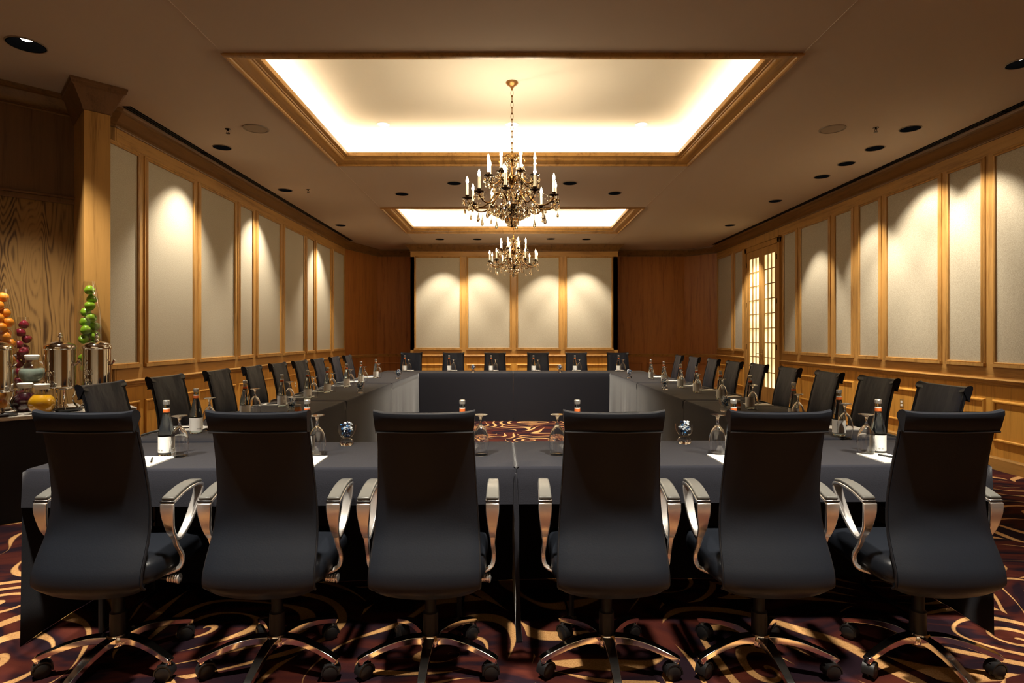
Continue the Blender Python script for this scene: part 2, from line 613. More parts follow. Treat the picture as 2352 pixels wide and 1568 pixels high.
class Fr:
    """a wall run from A to B, the room on its right hand; u along, v into the room"""
    def __init__(s, A, B):
        s.A, s.B = Vector(A), Vector(B)
        s.d = (s.B - s.A).normalized()
        s.L = (s.B - s.A).length
        s.n = Vector((s.d.y, -s.d.x))
    def p(s, u, v, z):
        q = s.A + s.d * u + s.n * v
        return (q.x, q.y, z)
    def box(s, mb, u0, u1, v0, v1, z0, z1):
        c = [s.p(u, v, z) for z in (z0, z1) for (u, v) in ((u0, v0), (u1, v0), (u1, v1), (u0, v1))]
        return mb.add(c, [(3, 2, 1, 0), (4, 5, 6, 7), (0, 1, 5, 4), (1, 2, 6, 5), (2, 3, 7, 6), (3, 0, 4, 7)])
    def rect_sweep(s, mb, u0, u1, z0, z1, prof):
        vs, fs = [], []
        for (o, v) in prof:
            for (u, z) in ((u0 - o, z0 - o), (u1 + o, z0 - o), (u1 + o, z1 + o), (u0 - o, z1 + o)):
                vs.append(s.p(u, v, z))
        for i in range(len(prof) - 1):
            for k in range(4):
                k2 = (k + 1) % 4
                fs.append((i * 4 + k, i * 4 + k2, i * 4 + 4 + k2, i * 4 + 4 + k))
        return mb.add(vs, fs)

def sweep_poly(mb, path, prof, closed=False):
    """profile (v into room, z) along a plan polyline, mitred"""
    P = [Vector(p) for p in path]
    n = len(P)
    offs = []
    for i in range(n):
        if closed or 0 < i < n - 1:
            d1 = (P[i] - P[i - 1]).normalized()
            d2 = (P[(i + 1) % n] - P[i]).normalized()
        elif i == 0:
            d1 = d2 = (P[1] - P[0]).normalized()
        else:
            d1 = d2 = (P[i] - P[i - 1]).normalized()
        n1, n2 = Vector((d1.y, -d1.x)), Vector((d2.y, -d2.x))
        m = (n1 + n2).normalized()
        offs.append(m / max(0.3, m.dot(n1)))
    vs, fs = [], []
    k = len(prof)
    for i in range(n):
        for (v, z) in prof:
            q = P[i] + offs[i] * v
            vs.append((q.x, q.y, z))
    for i in range(n if closed else n - 1):
        j = (i + 1) % n
        for a in range(k - 1):
            fs.append((i * k + a, j * k + a, j * k + a + 1, i * k + a + 1))
    if not closed:
        fs.append(tuple(range(k)))
        fs.append(tuple((n - 1) * k + a for a in range(k))[::-1])
    return mb.add(vs, fs)

# ------------------------------------------------------------------ the room
Y_NEAR = -2.6
W0 = Vector((-4.19 * K, 4.93 * K))                       # a point of the diagonal alcove wall
S2 = math.sqrt(0.5)
P_ALC = Vector((XL, W0.y + (XL - W0.x)))                 # where the diagonal meets the left wall
P_OUT = Vector((W0.x - 1.3, W0.y - 1.3))
PATH = [Vector((P_OUT.x, Y_NEAR)), P_OUT, P_ALC, Vector((XL, 12.8 * K)), Vector((-3.32 * K, 14.05 * K)), Vector((-2.496, 14.05 * K)),
        Vector((-2.496, YB)), Vector((2.603, YB)), Vector((2.603, 14.05 * K)), Vector((4.26 * K, 14.05 * K)), Vector((XR, 13.46 * K)), Vector((XR, Y_NEAR))]

mb = MB().box(P_OUT.x - 0.2, XR + 0.2, Y_NEAR - 0.2, 14.3 * K, -0.06, 0.0)
tag(mb.build('floor', CARPET, angle=0), 'dark maroon carpet with tan swirling lines', 'floor', kind='structure')

DOWN = []   # every ceiling downlight: x, y, radius, lit, label
def cpt(px, py):
    d = 1307 * HC / (773 - py)
    return ((px - 1176) / 1307 * d, d)

# ceiling sheet with tray openings and lamp holes cut out
lamps_px = [
    # px, py, lit, aim, label
    ('buffet', 60, 102, 1), ('left', 510, 338, 1), ('left', 655, 436, 1), ('left', 782, 517, 1),
    ('mid', 923, 445, 1), ('mid', 1043, 420, 1), ('mid', 1309, 420, 1), ('mid', 1412, 443, 1),
    ('right', 2091, 295, 1), ('right', 2009, 340, 1), ('right', 1944, 375, 1), ('right', 1888, 405, 1), ('right', 1781, 461, 1), ('right', 1677, 517, 1),
    ('end', 1010, 549, 1), ('end', 1096, 549, 1), ('end', 1265, 548, 1), ('end', 1347, 549, 1), ('edge', 2345, 145, 0)]
LAMPS = []
for (zone, px, py, lit) in lamps_px:
    x, y = cpt(px, py)
    LAMPS.append((zone, x, y, 0.095 if zone != 'buffet' else 0.12, lit))
for xx in (-2.3, -0.8, 0.8, 2.3): LAMPS.append(('near', xx, 1.75, 0.095, 1))
for xx in (-3.0, -1.0, 1.0, 3.0): LAMPS.append(('rear', xx, Y_NEAR + 0.8, 0.095, 1))  # unseen fill lamps, added to brighten the wall that the chrome reflects

outer = [(P_OUT.x - 0.2, Y_NEAR - 0.2), (XR + 0.2, Y_NEAR - 0.2), (XR + 0.2, 14.3 * K), (P_OUT.x - 0.2, 14.3 * K)]
verts, edges = [], []
def loop(pts):
    o = len(verts)
    for p in pts: verts.append(Vector(p))
    for i in range(len(pts)): edges.append((o + i, o + (i + 1) % len(pts)))
loop(outer)
holes = []
for (x0, x1, y0, y1) in TRAYS:
    loop([(x0, y0), (x1, y0), (x1, y1), (x0, y1)])
    holes.append(('r', x0, x1, y0, y1))
for (zone, x, y, r, lit) in LAMPS:
    loop([(x + r * math.cos(2 * PI * i / 24), y + r * math.sin(2 * PI * i / 24)) for i in range(24)])
    holes.append(('c', x, y, r))
res = delaunay_2d_cdt(verts, edges, [], 0, 1e-5)
cv, cf = res[0], res[2]
mb = MB()
keep = []
for f in cf:
    c = sum((cv[i] for i in f), Vector((0, 0))) / len(f)
    ok = True
    for h in holes:
        if h[0] == 'r' and h[1] < c.x < h[2] and h[3] < c.y < h[4]: ok = False
        if h[0] == 'c' and (c - Vector((h[1], h[2]))).length < h[3] * 0.97: ok = False
    if ok: keep.append(tuple(f))
mb.add([(p.x, p.y, ZC) for p in cv], keep)
ceiling = mb.build('ceiling', CEIL, angle=0)
tag(ceiling, 'taupe painted flat ceiling around the two lit trays', 'ceiling', kind='structure')
# raised tray cavities above the openings
for i, (x0, x1, y0, y1) in enumerate(TRAYS):
    mb = MB()
    o = COVE_OUT
    X0, X1, Y0, Y1 = x0 - o, x1 + o, y0 - o, y1 + o
    prof_hole = []
    cx, cy = (x0 + x1) / 2, (y0 + y1) / 2
    # trough floor, cavity walls with a small step, raised ceiling
    def ring(a, za, b, zb):
        ra = [(x0 - a, y0 - a, za), (x1 + a, y0 - a, za), (x1 + a, y1 + a, za), (x0 - a, y1 + a, za)]
        rb = [(x0 - b, y0 - b, zb), (x1 + b, y0 - b, zb), (x1 + b, y1 + b, zb), (x0 - b, y1 + b, zb)]
        mb.add(ra + rb, [(k, (k + 1) % 4, 4 + (k + 1) % 4, 4 + k) for k in range(4)])
    ring(-0.05, ZC + 0.06, o, ZC + 0.06)
    ring(o, ZC + 0.06, o, ZC + TRAY_UP - 0.16)
    ring(o, ZC + TRAY_UP - 0.16, o - 0.03, ZC + TRAY_UP - 0.13)
    ring(o - 0.03, ZC + TRAY_UP - 0.13, o - 0.03, ZT - 0.02)
    ring(o - 0.03, ZT - 0.02, o - 0.06, ZT)
    q = 0.06 - o
    mb.add([(x0 + q, y0 + q, ZT), (x1 - q, y0 + q, ZT), (x1 - q, y1 - q, ZT), (x0 + q, y1 - q, ZT)], [(0, 1, 2, 3)])
    c = mb.build('tray_recess', WHITE, ceiling, angle=0)
    c['label'] = 'raised cream recess of the %s tray' % ('nearer' if i == 0 else 'farther')
    # oak moulding round the opening
    prof = [(-0.03, ZC), (-0.03, ZC - 0.012), (-0.018, ZC - 0.022), (0.0, ZC - 0.024), (0.012, ZC - 0.016), (0.016, ZC - 0.004), (0.03, ZC - 0.004), (0.04, ZC + 0.002)]
    for t in range(7):
        a = t / 6 * PI / 2
        prof.append((0.045 + 0.085 * math.sin(a) , ZC + 0.002 + 0.035 * (1 - math.cos(a))))
    prof += [(0.145, ZC + 0.037), (0.150, ZC + 0.045), (0.175, ZC + 0.045), (0.19, ZC + 0.055), (0.19, ZC + 0.10), (0.175, ZC + 0.10), (0.175, ZC + 0.062), (-0.03, ZC + 0.05)]
    mb = MB()
    sweep_poly(mb, [(x0, y0), (x0, y1), (x1, y1), (x1, y0)], prof, closed=True)
    t = mb.build('trim_%d' % (i + 1), OAK[1])
    tag(t, 'stepped oak moulding framing the %s lit ceiling tray' % ('nearer large' if i == 0 else 'farther smaller-looking'), 'ceiling moulding', kind='structure')

mb = MB()
for xs in (-2.165 * K - 0.02, 2.18 * K + 0.02):
    for (a, b_) in ((Y_NEAR, TRAYS[0][2]), (TRAYS[0][3], TRAYS[1][2]), (TRAYS[1][3], YB - 0.05)):
        mb.box(xs - 0.006, xs + 0.006, a, b_, ZC - 0.004, ZC)
mb.build('seam_bead', CEIL, ceiling, angle=0)

# walls
CROWN = [(0.0, zk(3.385)), (0.018, zk(3.385)), (0.022, zk(3.395)), (0.012, zk(3.405)), (0.012, zk(3.415)), (0.02, zk(3.42)), (0.045, zk(3.45)), (0.085, zk(3.49)), (0.10, zk(3.50)), (0.10, zk(3.512)), (0.12, zk(3.522)), (0.125, ZC - 0.001), (0.0, ZC - 0.001)]
CAPITAL = CROWN
RAIL = [(0.0, Z_RAIL - 0.05), (0.018, Z_RAIL - 0.048), (0.022, Z_RAIL - 0.03), (0.034, Z_RAIL - 0.024), (0.036, Z_RAIL - 0.008), (0.052, Z_RAIL), (0.056, Z_RAIL + 0.012), (0.05, Z_RAIL + 0.022), (0.0, Z_RAIL + 0.026)]
BASE = [(0.0, 0.0), (0.024, 0.0), (0.024, 0.118), (0.016, 0.128), (0.012, 0.14), (0.0, 0.14)]
PMOULD = [(0.0, 0.004), (0.0, 0.024), (0.010, 0.030), (0.022, 0.024), (0.030, 0.016), (0.042, 0.014), (0.046, 0.0)]
WMOULD = [(0.0, 0.0), (0.0, 0.012), (0.008, 0.022), (0.02, 0.024), (0.032, 0.016), (0.036, 0.0)]

def wall(name, pts, mat, label):
    m = MB()
    for a, b in zip(pts[:-1], pts[1:]):
        f = Fr(a, b)
        f.box(m, -0.0, f.L + 0.0, -0.12, 0.0, 0.0, ZC)
    o = m.build(name, mat, angle=0)
    return tag(o, label, 'wall', kind='structure')

def boards(w, fr, ranges, g):
    for (u0, u1) in ranges:
        m = MB()
        fr.box(m, u0, u1, -0.001, 0.0035, Z_PT + 0.055, zk(3.39))
        m.build('frieze_board', OAK[g], w, angle=0)
        m = MB()
        fr.box(m, u0, u1, -0.001, 0.0035, Z_RAIL + 0.02, Z_PB - 0.056)
        m.build('rail_board', OAK[g], w, angle=0)
        m = MB()
        fr.box(m, u0, u1, -0.001, 0.0035, 0.13, Z_RAIL - 0.045)
        m.build('wainscot_board', WAIN, w, angle=0)

def panels(w, fr, spans, z0=Z_PB, z1=Z_PT, wain=True, grain=1):
    for (u0, u1) in spans:
        m = MB()
        m.add([fr.p(u0, 0.006, z0), fr.p(u1, 0.006, z0), fr.p(u1, 0.006, z1), fr.p(u0, 0.006, z1), fr.p(u0, 0.0, z0), fr.p(u1, 0.0, z0), fr.p(u1, 0.0, z1), fr.p(u0, 0.0, z1)],
              [(0, 1, 2, 3), (0, 1, 5, 4), (1, 2, 6, 5), (2, 3, 7, 6), (3, 0, 4, 7)])
        m.build('fabric_panel', FABRIC, w, angle=0)
        m = MB()
        fr.rect_sweep(m, u0, u1, z0, z1, PMOULD)
        fr.box(m, u0 - 0.05, u1 + 0.05, 0.0, 0.036, z0 - 0.052, z0 - 0.018)
        m.build('panel_moulding', OAK[2], w, angle=25)
        if wain:
            m = MB()
            fr.rect_sweep(m, u0 - 0.01, u1 + 0.01, 0.33, 0.705, WMOULD)
            m.build('wainscot_moulding', WAIN, w, angle=25)

w_alc = wall('wall_alcove', [P_OUT, P_ALC], VENEER, 'diagonal dark figured veneer wall behind the buffet')
f = Fr(P_OUT, P_ALC)
m = MB()
f.box(m, 0, f.L - 0.1, 0.0, 0.008, zk(2.66), zk(3.385))
m.build('upper_panel', DARKOAK, w_alc, angle=0)
m = MB()
f.box(m, 0, f.L - 0.1, 0.0, 0.03, zk(2.60), zk(2.645))
f.box(m, 0, f.L - 0.1, 0.0, 0.045, zk(2.645), zk(2.665))
f.box(m, 0, f.L - 0.1, 0.0, 0.02, Z_RAIL + 0.05, Z_RAIL + 0.06)
m.build('panel_moulding', DARKOAK, w_alc, angle=0, bev=0.006)
wall('wall_left_near', [PATH[0], PATH[1]], DARKOAK, 'dark oak wall at the near left, out past the buffet')

w_left = wall('wall_left', [P_ALC, PATH[3]], OAK[2], 'long oak panelled left wall with tall beige fabric panels')
fl = Fr(P_ALC, PATH[3])
def lu(px): return 1307 * abs(XL) / (1176 - px) - P_ALC.y
panels(w_left, fl, [(lu(a), lu(b)) for a, b in ((236, 313), (336, 441), (458, 536), (549, 578), (590, 641), (652, 696), (703, 719), (726, 757), (765, 788))])

boards(w_left, fl, [(0.02, fl.L)], 1)
w_br = wall('wall_back_left', [PATH[3], PATH[4], PATH[5], PATH[6]], MAHOG, 'dark red oak recess left of the panelled end wall')
w_back = wall('wall_back', [PATH[6], PATH[7]], OAK[2], 'projecting end wall with four beige fabric panels')
fb = Fr(PATH[6], PATH[7])
panels(w_back, fb, [(x0 - PATH[6].x, x1 - PATH[6].x) for x0, x1 in ((-2.359, -1.285), (-1.0765, -0.0536), (0.147, 1.146), (1.35, 2.442))], z1=3.35, grain=0)
boards(w_back, fb, [(0, fb.L)], 0)
w_brr = wall('wall_back_right', [PATH[7], PATH[8], PATH[9], PATH[10]], MAHOG, 'dark red oak recess right of the panelled end wall')
for (a, b_, wv, sp) in ((PATH[4], PATH[5], w_br, [(0.12, 0.75)]), (PATH[8], PATH[9], w_brr, [(0.15, 0.78), (0.95, 1.7)]), (PATH[9], PATH[10], w_brr, [(0.12, 0.72)])):
    ff = Fr(a, b_)
    for (u0, u1) in sp:
        m = MB()
        ff.rect_sweep(m, u0, u1, 0.33, 0.705, WMOULD)
        m.build('wainscot_moulding', MAHOG, wv, angle=25)

DY0, DY1 = 10.24 * K, 11.76 * K
w_right = wall('wall_right', [PATH[10], PATH[11]], OAK[2], 'long oak panelled right wall with beige panels and a glazed door')
fr_ = Fr(PATH[10], PATH[11])
def ru(px): return PATH[10].y - 1307 * XR / (px - 1176)
panels(w_right, fr_, [(ru(a), ru(b)) for a, b in ((1651, 1682), (1690, 1707), (1803, 1830), (1842, 1905), (1921, 1958), (1977, 2021), (2040, 2158), (2182, 2257))] + [(PATH[10].y - 5.69 * K, PATH[10].y - 4.82 * K), (PATH[10].y - 4.62 * K, PATH[10].y - 3.75 * K)])
boards(w_right, fr_, [(0, PATH[10].y - DY1 - 0.01), (PATH[10].y - DY0 + 0.01, fr_.L)], 1)
w_front = wall('wall_front', [PATH[11], PATH[0]], OAK[2], 'oak wall behind the viewpoint')
ffr = Fr(PATH[11], PATH[0])
panels(w_front, ffr, [(0.6 + 1.35 * i, 1.75 + 1.35 * i) for i in range(7)], wain=False)  # unseen panels, added as a bright surface for the chrome to mirror

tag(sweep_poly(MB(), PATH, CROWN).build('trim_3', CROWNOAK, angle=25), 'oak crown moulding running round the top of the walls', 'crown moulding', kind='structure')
m = MB()
sweep_poly(m, PATH[2:11] + [Vector((XR, DY1 + 0.02))], RAIL)
sweep_poly(m, [Vector((XR, DY0 - 0.02)), PATH[11]], RAIL)
tag(m.build('trim_4', OAK[1], angle=25), 'oak chair rail running round the walls at chair height', 'chair rail', kind='structure')
m = MB()
sweep_poly(m, PATH[:11] + [Vector((XR, DY1 + 0.02))], BASE)
sweep_poly(m, [Vector((XR, DY0 - 0.02)), PATH[11]], BASE)
tag(m.build('baseboard_perimeter', OAK[1], angle=25), 'oak baseboard along the foot of the walls', 'baseboard', kind='structure')

# diagonal pier with a flared capital between alcove and left wall
f = Fr(W0, W0 + Vector((1, 1)))
m = MB()
pu0, pu1, pv = 0.315 * K, 0.50 * K, 0.515 * K
f.box(m, pu0, pu1, -0.05, pv, 0.0, ZC - 0.16)
pier = m.build('wall_pier', OAK[2], angle=0)
tag(pier, 'slim oak pier with flared capital left of the fabric panels', 'pillar', kind='structure')
m = MB()
prof = [(0.0, ZC - 0.24), (0.012, ZC - 0.236), (0.012, ZC - 0.22), (0.02, ZC - 0.2), (0.085, ZC - 0.06), (0.105, ZC - 0.05), (0.105, ZC - 0.03), (0.115, ZC - 0.02), (0.115, ZC - 0.001), (0, ZC - 0.001)]
pp = [f.p(pu0, -0.05, 0)[:2], f.p(pu0, pv, 0)[:2], f.p(pu1, pv, 0)[:2], f.p(pu1, -0.05, 0)[:2]]
sweep_poly(m, pp, prof)
m.build('capital', DARKOAK, pier, angle=25)

# glazed double door
def door():
    u0, u1 = PATH[10].y - DY1, PATH[10].y - DY0
    root = empty('door_1', fr_.p((u0 + u1) / 2, 0, 0))
    tag(root, 'tall oak double door with small lit panes in the right wall', 'door', kind='structure')
    ri = Matrix.Translation(-root.location)
    def fin(mm, name, mat, parent=root, **k):
        o = mm.build(name, mat, None, **k)
        o.parent = parent
        o.data.transform(ri)
        return o
    ztop = 3.22
    m = MB()
    fr_.box(m, u0, u0 + 0.09, 0.0, 0.045, 0, ztop + 0.1)
    fr_.box(m, u1 - 0.09, u1, 0.0, 0.045, 0, ztop + 0.1)
    fr_.box(m, u0, u1, 0.0, 0.045, ztop, ztop + 0.1)
    fr_.box(m, u0 - 0.01, u1 + 0.01, 0.0, 0.06, ztop + 0.1, ztop + 0.13)
    fin(m, 'door_frame', OAK[2], angle=0, bev=0.006)
    mid = (u0 + u1) / 2
    for (a, b_, hs) in ((u0 + 0.093, mid - 0.003, 1), (mid + 0.003, u1 - 0.093, -1)):
        g0, g1, gz0, gz1 = a + 0.12, b_ - 0.12, 0.40, 3.06
        m = MB()
        fr_.box(m, a, g0, 0.002, 0.03, 0.01, ztop - 0.003)
        fr_.box(m, g1, b_, 0.002, 0.03, 0.01, ztop - 0.003)
        fr_.box(m, g0, g1, 0.002, 0.03, 0.01, gz0)
        fr_.box(m, g0, g1, 0.002, 0.03, gz1, ztop - 0.003)
        leaf = fin(m, 'door_leaf', OAK[2], angle=0)
        m = MB()
        for k in (1, 2):
            uu = g0 + (g1 - g0) * k / 3
            fr_.box(m, uu - 0.009, uu + 0.009, 0.006, 0.028, gz0, gz1)
        for k in range(1, 9):
            zz = gz0 + (gz1 - gz0) * k / 9
            fr_.box(m, g0, g1, 0.006, 0.026, zz - 0.009, zz + 0.009)
        fin(m, 'glazing_bar', OAK[2], leaf, angle=0)
        m = MB()
        fr_.box(m, g0, g1, 0.003, 0.010, gz0, gz1)
        fin(m, 'pane', PANE, leaf, angle=0)
        m = MB()
        hu = b_ - 0.05 if hs == 1 else a + 0.05
        fr_.box(m, hu - 0.02, hu + 0.02, 0.03, 0.036, 0.95, 1.15)
        m.tube([fr_.p(hu, 0.03, 1.06), fr_.p(hu, 0.075, 1.06), fr_.p(hu - hs * 0.09, 0.08, 1.06)], 0.009)
        fin(m, 'door_handle', BRASS, leaf)
        for zz in (0.35, 1.2, 2.1, 2.95):
            m = MB()
            hx = a - 0.004 if hs == 1 else b_ + 0.004
            m.tube([fr_.p(hx, 0.045, zz - 0.05), fr_.p(hx, 0.045, zz + 0.05)], 0.008)
            fin(m, 'hinge', DKBRONZE, leaf)
door()

# ------------------------------------------------------------------ ceiling fittings
def downlight_proto(r):
    root = empty('recessed_downlight')
    m = MB()
    m.lathe([(r + 0.012, 0.0), (r + 0.010, -0.006), (r - 0.004, -0.006), (r - 0.004, 0.004), (r * 0.96, 0.03), (r * 0.72, 0.11), (0, 0.115)], 28)
    m.build('baffle', CAN, root)
    m = MB()
    m.torus((0, 0, -0.002), r + 0.008, 0.006, Matrix.Rotation(PI / 2, 4, 'X'), 28, 6)
    m.build('trim_ring', TRIMRING, root)
    m = MB()
    m.lathe([(0, 0.112), (r * 0.42, 0.09), (r * 0.40, 0.05), (r * 0.25, 0.034), (0, 0.03)], 16)
    m.build('reflector_bulb', LAMPON, root)
    root['category'] = 'ceiling light'
    return root
dl = downlight_proto(0.095)
dlb = downlight_proto(0.12)
index_kids()
used_dl = []
cnt = {}
zone_txt = {
    'left': 'small round recessed downlight in the ceiling beside the left wall, %s along',
    'right': 'small round recessed downlight in the ceiling beside the right wall, %s along',
    'mid': ['recessed downlight between the trays, leftmost of four', 'recessed downlight between the trays, just left of the chandelier', 'recessed downlight between the trays, just right of the chandelier', 'recessed downlight between the trays, rightmost of four'],
    'end': ['recessed downlight before the end wall, leftmost of four', 'recessed downlight before the end wall, second from left', 'recessed downlight before the end wall, third from left', 'recessed downlight before the end wall, rightmost of four'],
    'edge': ['dark recessed downlight cut by the right edge of the photo'],
    'buffet': ['larger recessed downlight in the ceiling above the buffet'],
    'rear': ['recessed downlight washing the wall behind the viewpoint, ' + q for q in ('first', 'second', 'third', 'fourth')],
    'near': ['recessed downlight above the front chairs, ' + q for q in ('leftmost', 'second', 'third', 'rightmost')]}
for (zone, x, y, r, lit) in LAMPS:
    i = cnt.get(zone, 0)
    cnt[zone] = i + 1
    t = zone_txt[zone]
    lab = t % ORD[i] if isinstance(t, str) else t[i]
    if zone == 'buffet':
        o = dlb
        o.location = (x, y, ZC)
        o['label'] = lab
    else:
        o = place(dl, used_dl, (x, y, ZC), 0, lab, 'recessed downlights in the flat ceiling')
    zz = ZC - 0.012
    if zone == 'left':
        lamp('SPOT', (x, y, zz), P_WASH * (1.05 if i == 0 else 1.0), HALO, (math.radians(-2), math.radians(7), 0), spot_size=math.radians(80), spot_blend=0.8, shadow_soft_size=0.03)
    elif zone == 'right':
        pw = (0.62, 0.66, 0.42, 0.62, 0.76, 0.95)[i]
        lamp('SPOT', (x, y, zz), P_WASH * pw, HALO, (math.radians((0, 6, 0, 0, 0, 16)[i]), math.radians((-24, -24, -10, -18, -14, -14)[i]), 0), spot_size=math.radians((72, 78, 70, 64, 58, 60)[i]), spot_blend=0.6, shadow_soft_size=0.03)
    elif zone == 'end':
        lamp('SPOT', (x, y, zz), P_BACK, HALO, (math.radians(14), 0, 0), spot_size=math.radians(72), spot_blend=0.6, shadow_soft_size=0.03)
    elif zone == 'mid':
        lamp('SPOT', (x, y, zz), P_DOWN * (0.22 if i in (0, 3) else 0.6), HALO, (0, 0, 0), spot_size=math.radians(85), spot_blend=0.8, shadow_soft_size=0.04)
    elif zone == 'near':
        lamp('SPOT', (x, y, zz), P_DOWN * 0.9, HALO, (math.radians(4), 0, 0), spot_size=math.radians(76), spot_blend=0.9, shadow_soft_size=0.09)
    elif zone == 'rear':
        lamp('SPOT', (x, y, zz), P_WASH * 0.6, HALO, (math.radians(-26), 0, 0), spot_size=math.radians(95), spot_blend=0.7, shadow_soft_size=0.03)
    elif zone == 'buffet':
        lamp('SPOT', (x, y, zz), P_DOWN * 0.6, HALO, (0, 0, 0), spot_size=math.radians(80), spot_blend=0.8, shadow_soft_size=0.04)

# bright discs in the raised tray ceiling
proto = empty('tray_downlight')
proto['category'] = 'ceiling light'
m = MB().lathe([(0.085, 0.0), (0.083, -0.006), (0.07, -0.008), (0.068, -0.003)], 28)
m.build('trim_ring', LID, proto)
m = MB().lathe([(0.07, -0.003), (0.04, -0.005), (0, -0.005)], 28)
m.build('lens', simple('lit_lens', (1, 1, 1), 0.3, emit=(1.0, 0.95, 0.85), estr=1.6), proto)
index_kids()
used = []
for i, px in enumerate((880, 1176, 1473)):
    d = 1307 * (HC + TRAY_UP) / (773 - 285)
    place(proto, used, ((px - 1176) / 1307 * d, d, ZT), 0, 'glowing round downlight in the nearer ceiling tray, ' + ('left of the chain', 'behind the chandelier chain', 'right of the chain')[i], 'downlights in the nearer tray')

# ceiling speakers
proto = empty('ceiling_speaker')
proto['category'] = 'speaker'
m = MB().lathe([(0.135, 0.0), (0.133, -0.008), (0.118, -0.010), (0.114, -0.004)], 32)
m.build('rim', TRIMRING, proto)
m = MB().lathe([(0.114, -0.004), (0.06, -0.006), (0, -0.006)], 32)
m.build('grille', GRILLE, proto)
index_kids()
used = []
for px, py, side in ((588, 295, 'left'), (1912, 296, 'right')):
    x, y = cpt(px, py)
    place(proto, used, (x, y, ZC), 0, 'round flush ceiling speaker beside the tray, on the %s side' % side, 'ceiling speakers')

# sprinkler heads
proto = empty('sprinkler_head')
proto['category'] = 'sprinkler'
MB().lathe([(0.03, 0), (0.028, -0.006), (0.01, -0.008), (0.01, -0.02), (0, -0.02)], 14).build('escutcheon', DKBRONZE, proto)
m = MB()
m.tube([(-0.008, 0, -0.02), (-0.012, 0, -0.035), (0, 0, -0.048)], 0.003, 6)
m.tube([(0.008, 0, -0.02), (0.012, 0, -0.035), (0, 0, -0.048)], 0.003, 6)
m.lathe([(0, -0.046), (0.022, -0.047), (0.022, -0.05), (0, -0.051)], 12)
m.build('deflector', DKBRONZE, proto)
index_kids()
used = []
for px, py, lab in ((523, 296, 'small dark sprinkler head beside the left ceiling speaker'), (2012, 293, 'small dark sprinkler head beside the right ceiling speaker'), (708, 435, 'small sprinkler head farther along the left ceiling strip')):
    x, y = cpt(px, py)
    place(proto, used, (x, y, ZC), 0, lab, 'ceiling sprinkler heads')

# slot air diffusers along both side walls
SLOT = simple('slot_void', (0.004, 0.004, 0.005), 0.6)
for (xc, ya, yb, side) in ((XL + 0.185, P_ALC.y - 0.1, 12.7 * K, 'left'), (XR - 0.185, 2.5, 13.2 * K, 'right')):
    root = empty('slot_diffuser', (xc, ya, ZC))
    tag(root, 'long black twin-slot air diffuser in the ceiling along the %s wall' % side, 'air vent', 'slot air diffusers')
    ln = yb - ya
    MB().box(-0.032, 0.032, 0, ln, -0.003, 0.0).build('slot', SLOT, root, angle=0)
    m = MB()
    for xx in (-0.036, 0.0, 0.036):
        m.box(xx - 0.003, xx + 0.003, 0, ln, -0.007, 0.0)
    k = 1.4
    while k < ln:
        m.box(-0.036, 0.036, k, k + 0.02, -0.0065, 0.0)
        k += 1.8
    m.build('frame', CAN, root, angle=0)

# wall outlets
proto = empty('wall_outlet')
proto['category'] = 'outlet'
m = MB().box(0, 0.006, -0.036, 0.036, -0.058, 0.058)
m.build('plate', BRASS, proto, bev=0.003)
m = MB().box(0.006, 0.0085, -0.017, 0.017, 0.008, 0.036).box(0.006, 0.0085, -0.017, 0.017, -0.036, -0.008)
m.build('socket', LID, proto, angle=0)
index_kids()
used = []
place(proto, used, (XL, 1307 * abs(XL) / (1176 - 678), CAM_Z - 110 / 1307 * (1307 * abs(XL) / (1176 - 678))), 0, 'small brass outlet plate low on the left wainscot', 'wall outlets')
d = 1307 * XR / (2072 - 1176)
place(proto, used, (XR, d, CAM_Z - 153 / 1307 * d), PI, 'small brass outlet plate low on the right wainscot', 'wall outlets')

# ------------------------------------------------------------------ chandeliers
def drop_mesh(h, r):
    return MB().lathe([(0, 0.0), (r * 0.22, -h * 0.08), (r * 0.25, -h * 0.2), (r * 0.8, -h * 0.55), (r, -h * 0.75), (r * 0.75, -h * 0.92), (0, -h)], 6).mesh('crystal_drop', CRYSTAL, angle=0)
DROP_L, DROP_S = drop_mesh(0.098, 0.020), drop_mesh(0.064, 0.0145)
def part(name, me, parent, loc=(0, 0, 0), rz=0.0):
    o = bpy.data.objects.new(name, me)
    COL.objects.link(o)
    o.parent = parent
    o.location = loc
    o.rotation_euler = (0, 0, rz)
    return o

def beads(mb, pts, r):
    for p in pts:
        mb.add([(p[0] + r, p[1], p[2]), (p[0] - r, p[1], p[2]), (p[0], p[1] + r, p[2]), (p[0], p[1] - r, p[2]), (p[0], p[1], p[2] + r), (p[0], p[1], p[2] - r)],
               [(0, 2, 4), (2, 1, 4), (1, 3, 4), (3, 0, 4), (2, 0, 5), (1, 2, 5), (3, 1, 5), (0, 3, 5)])

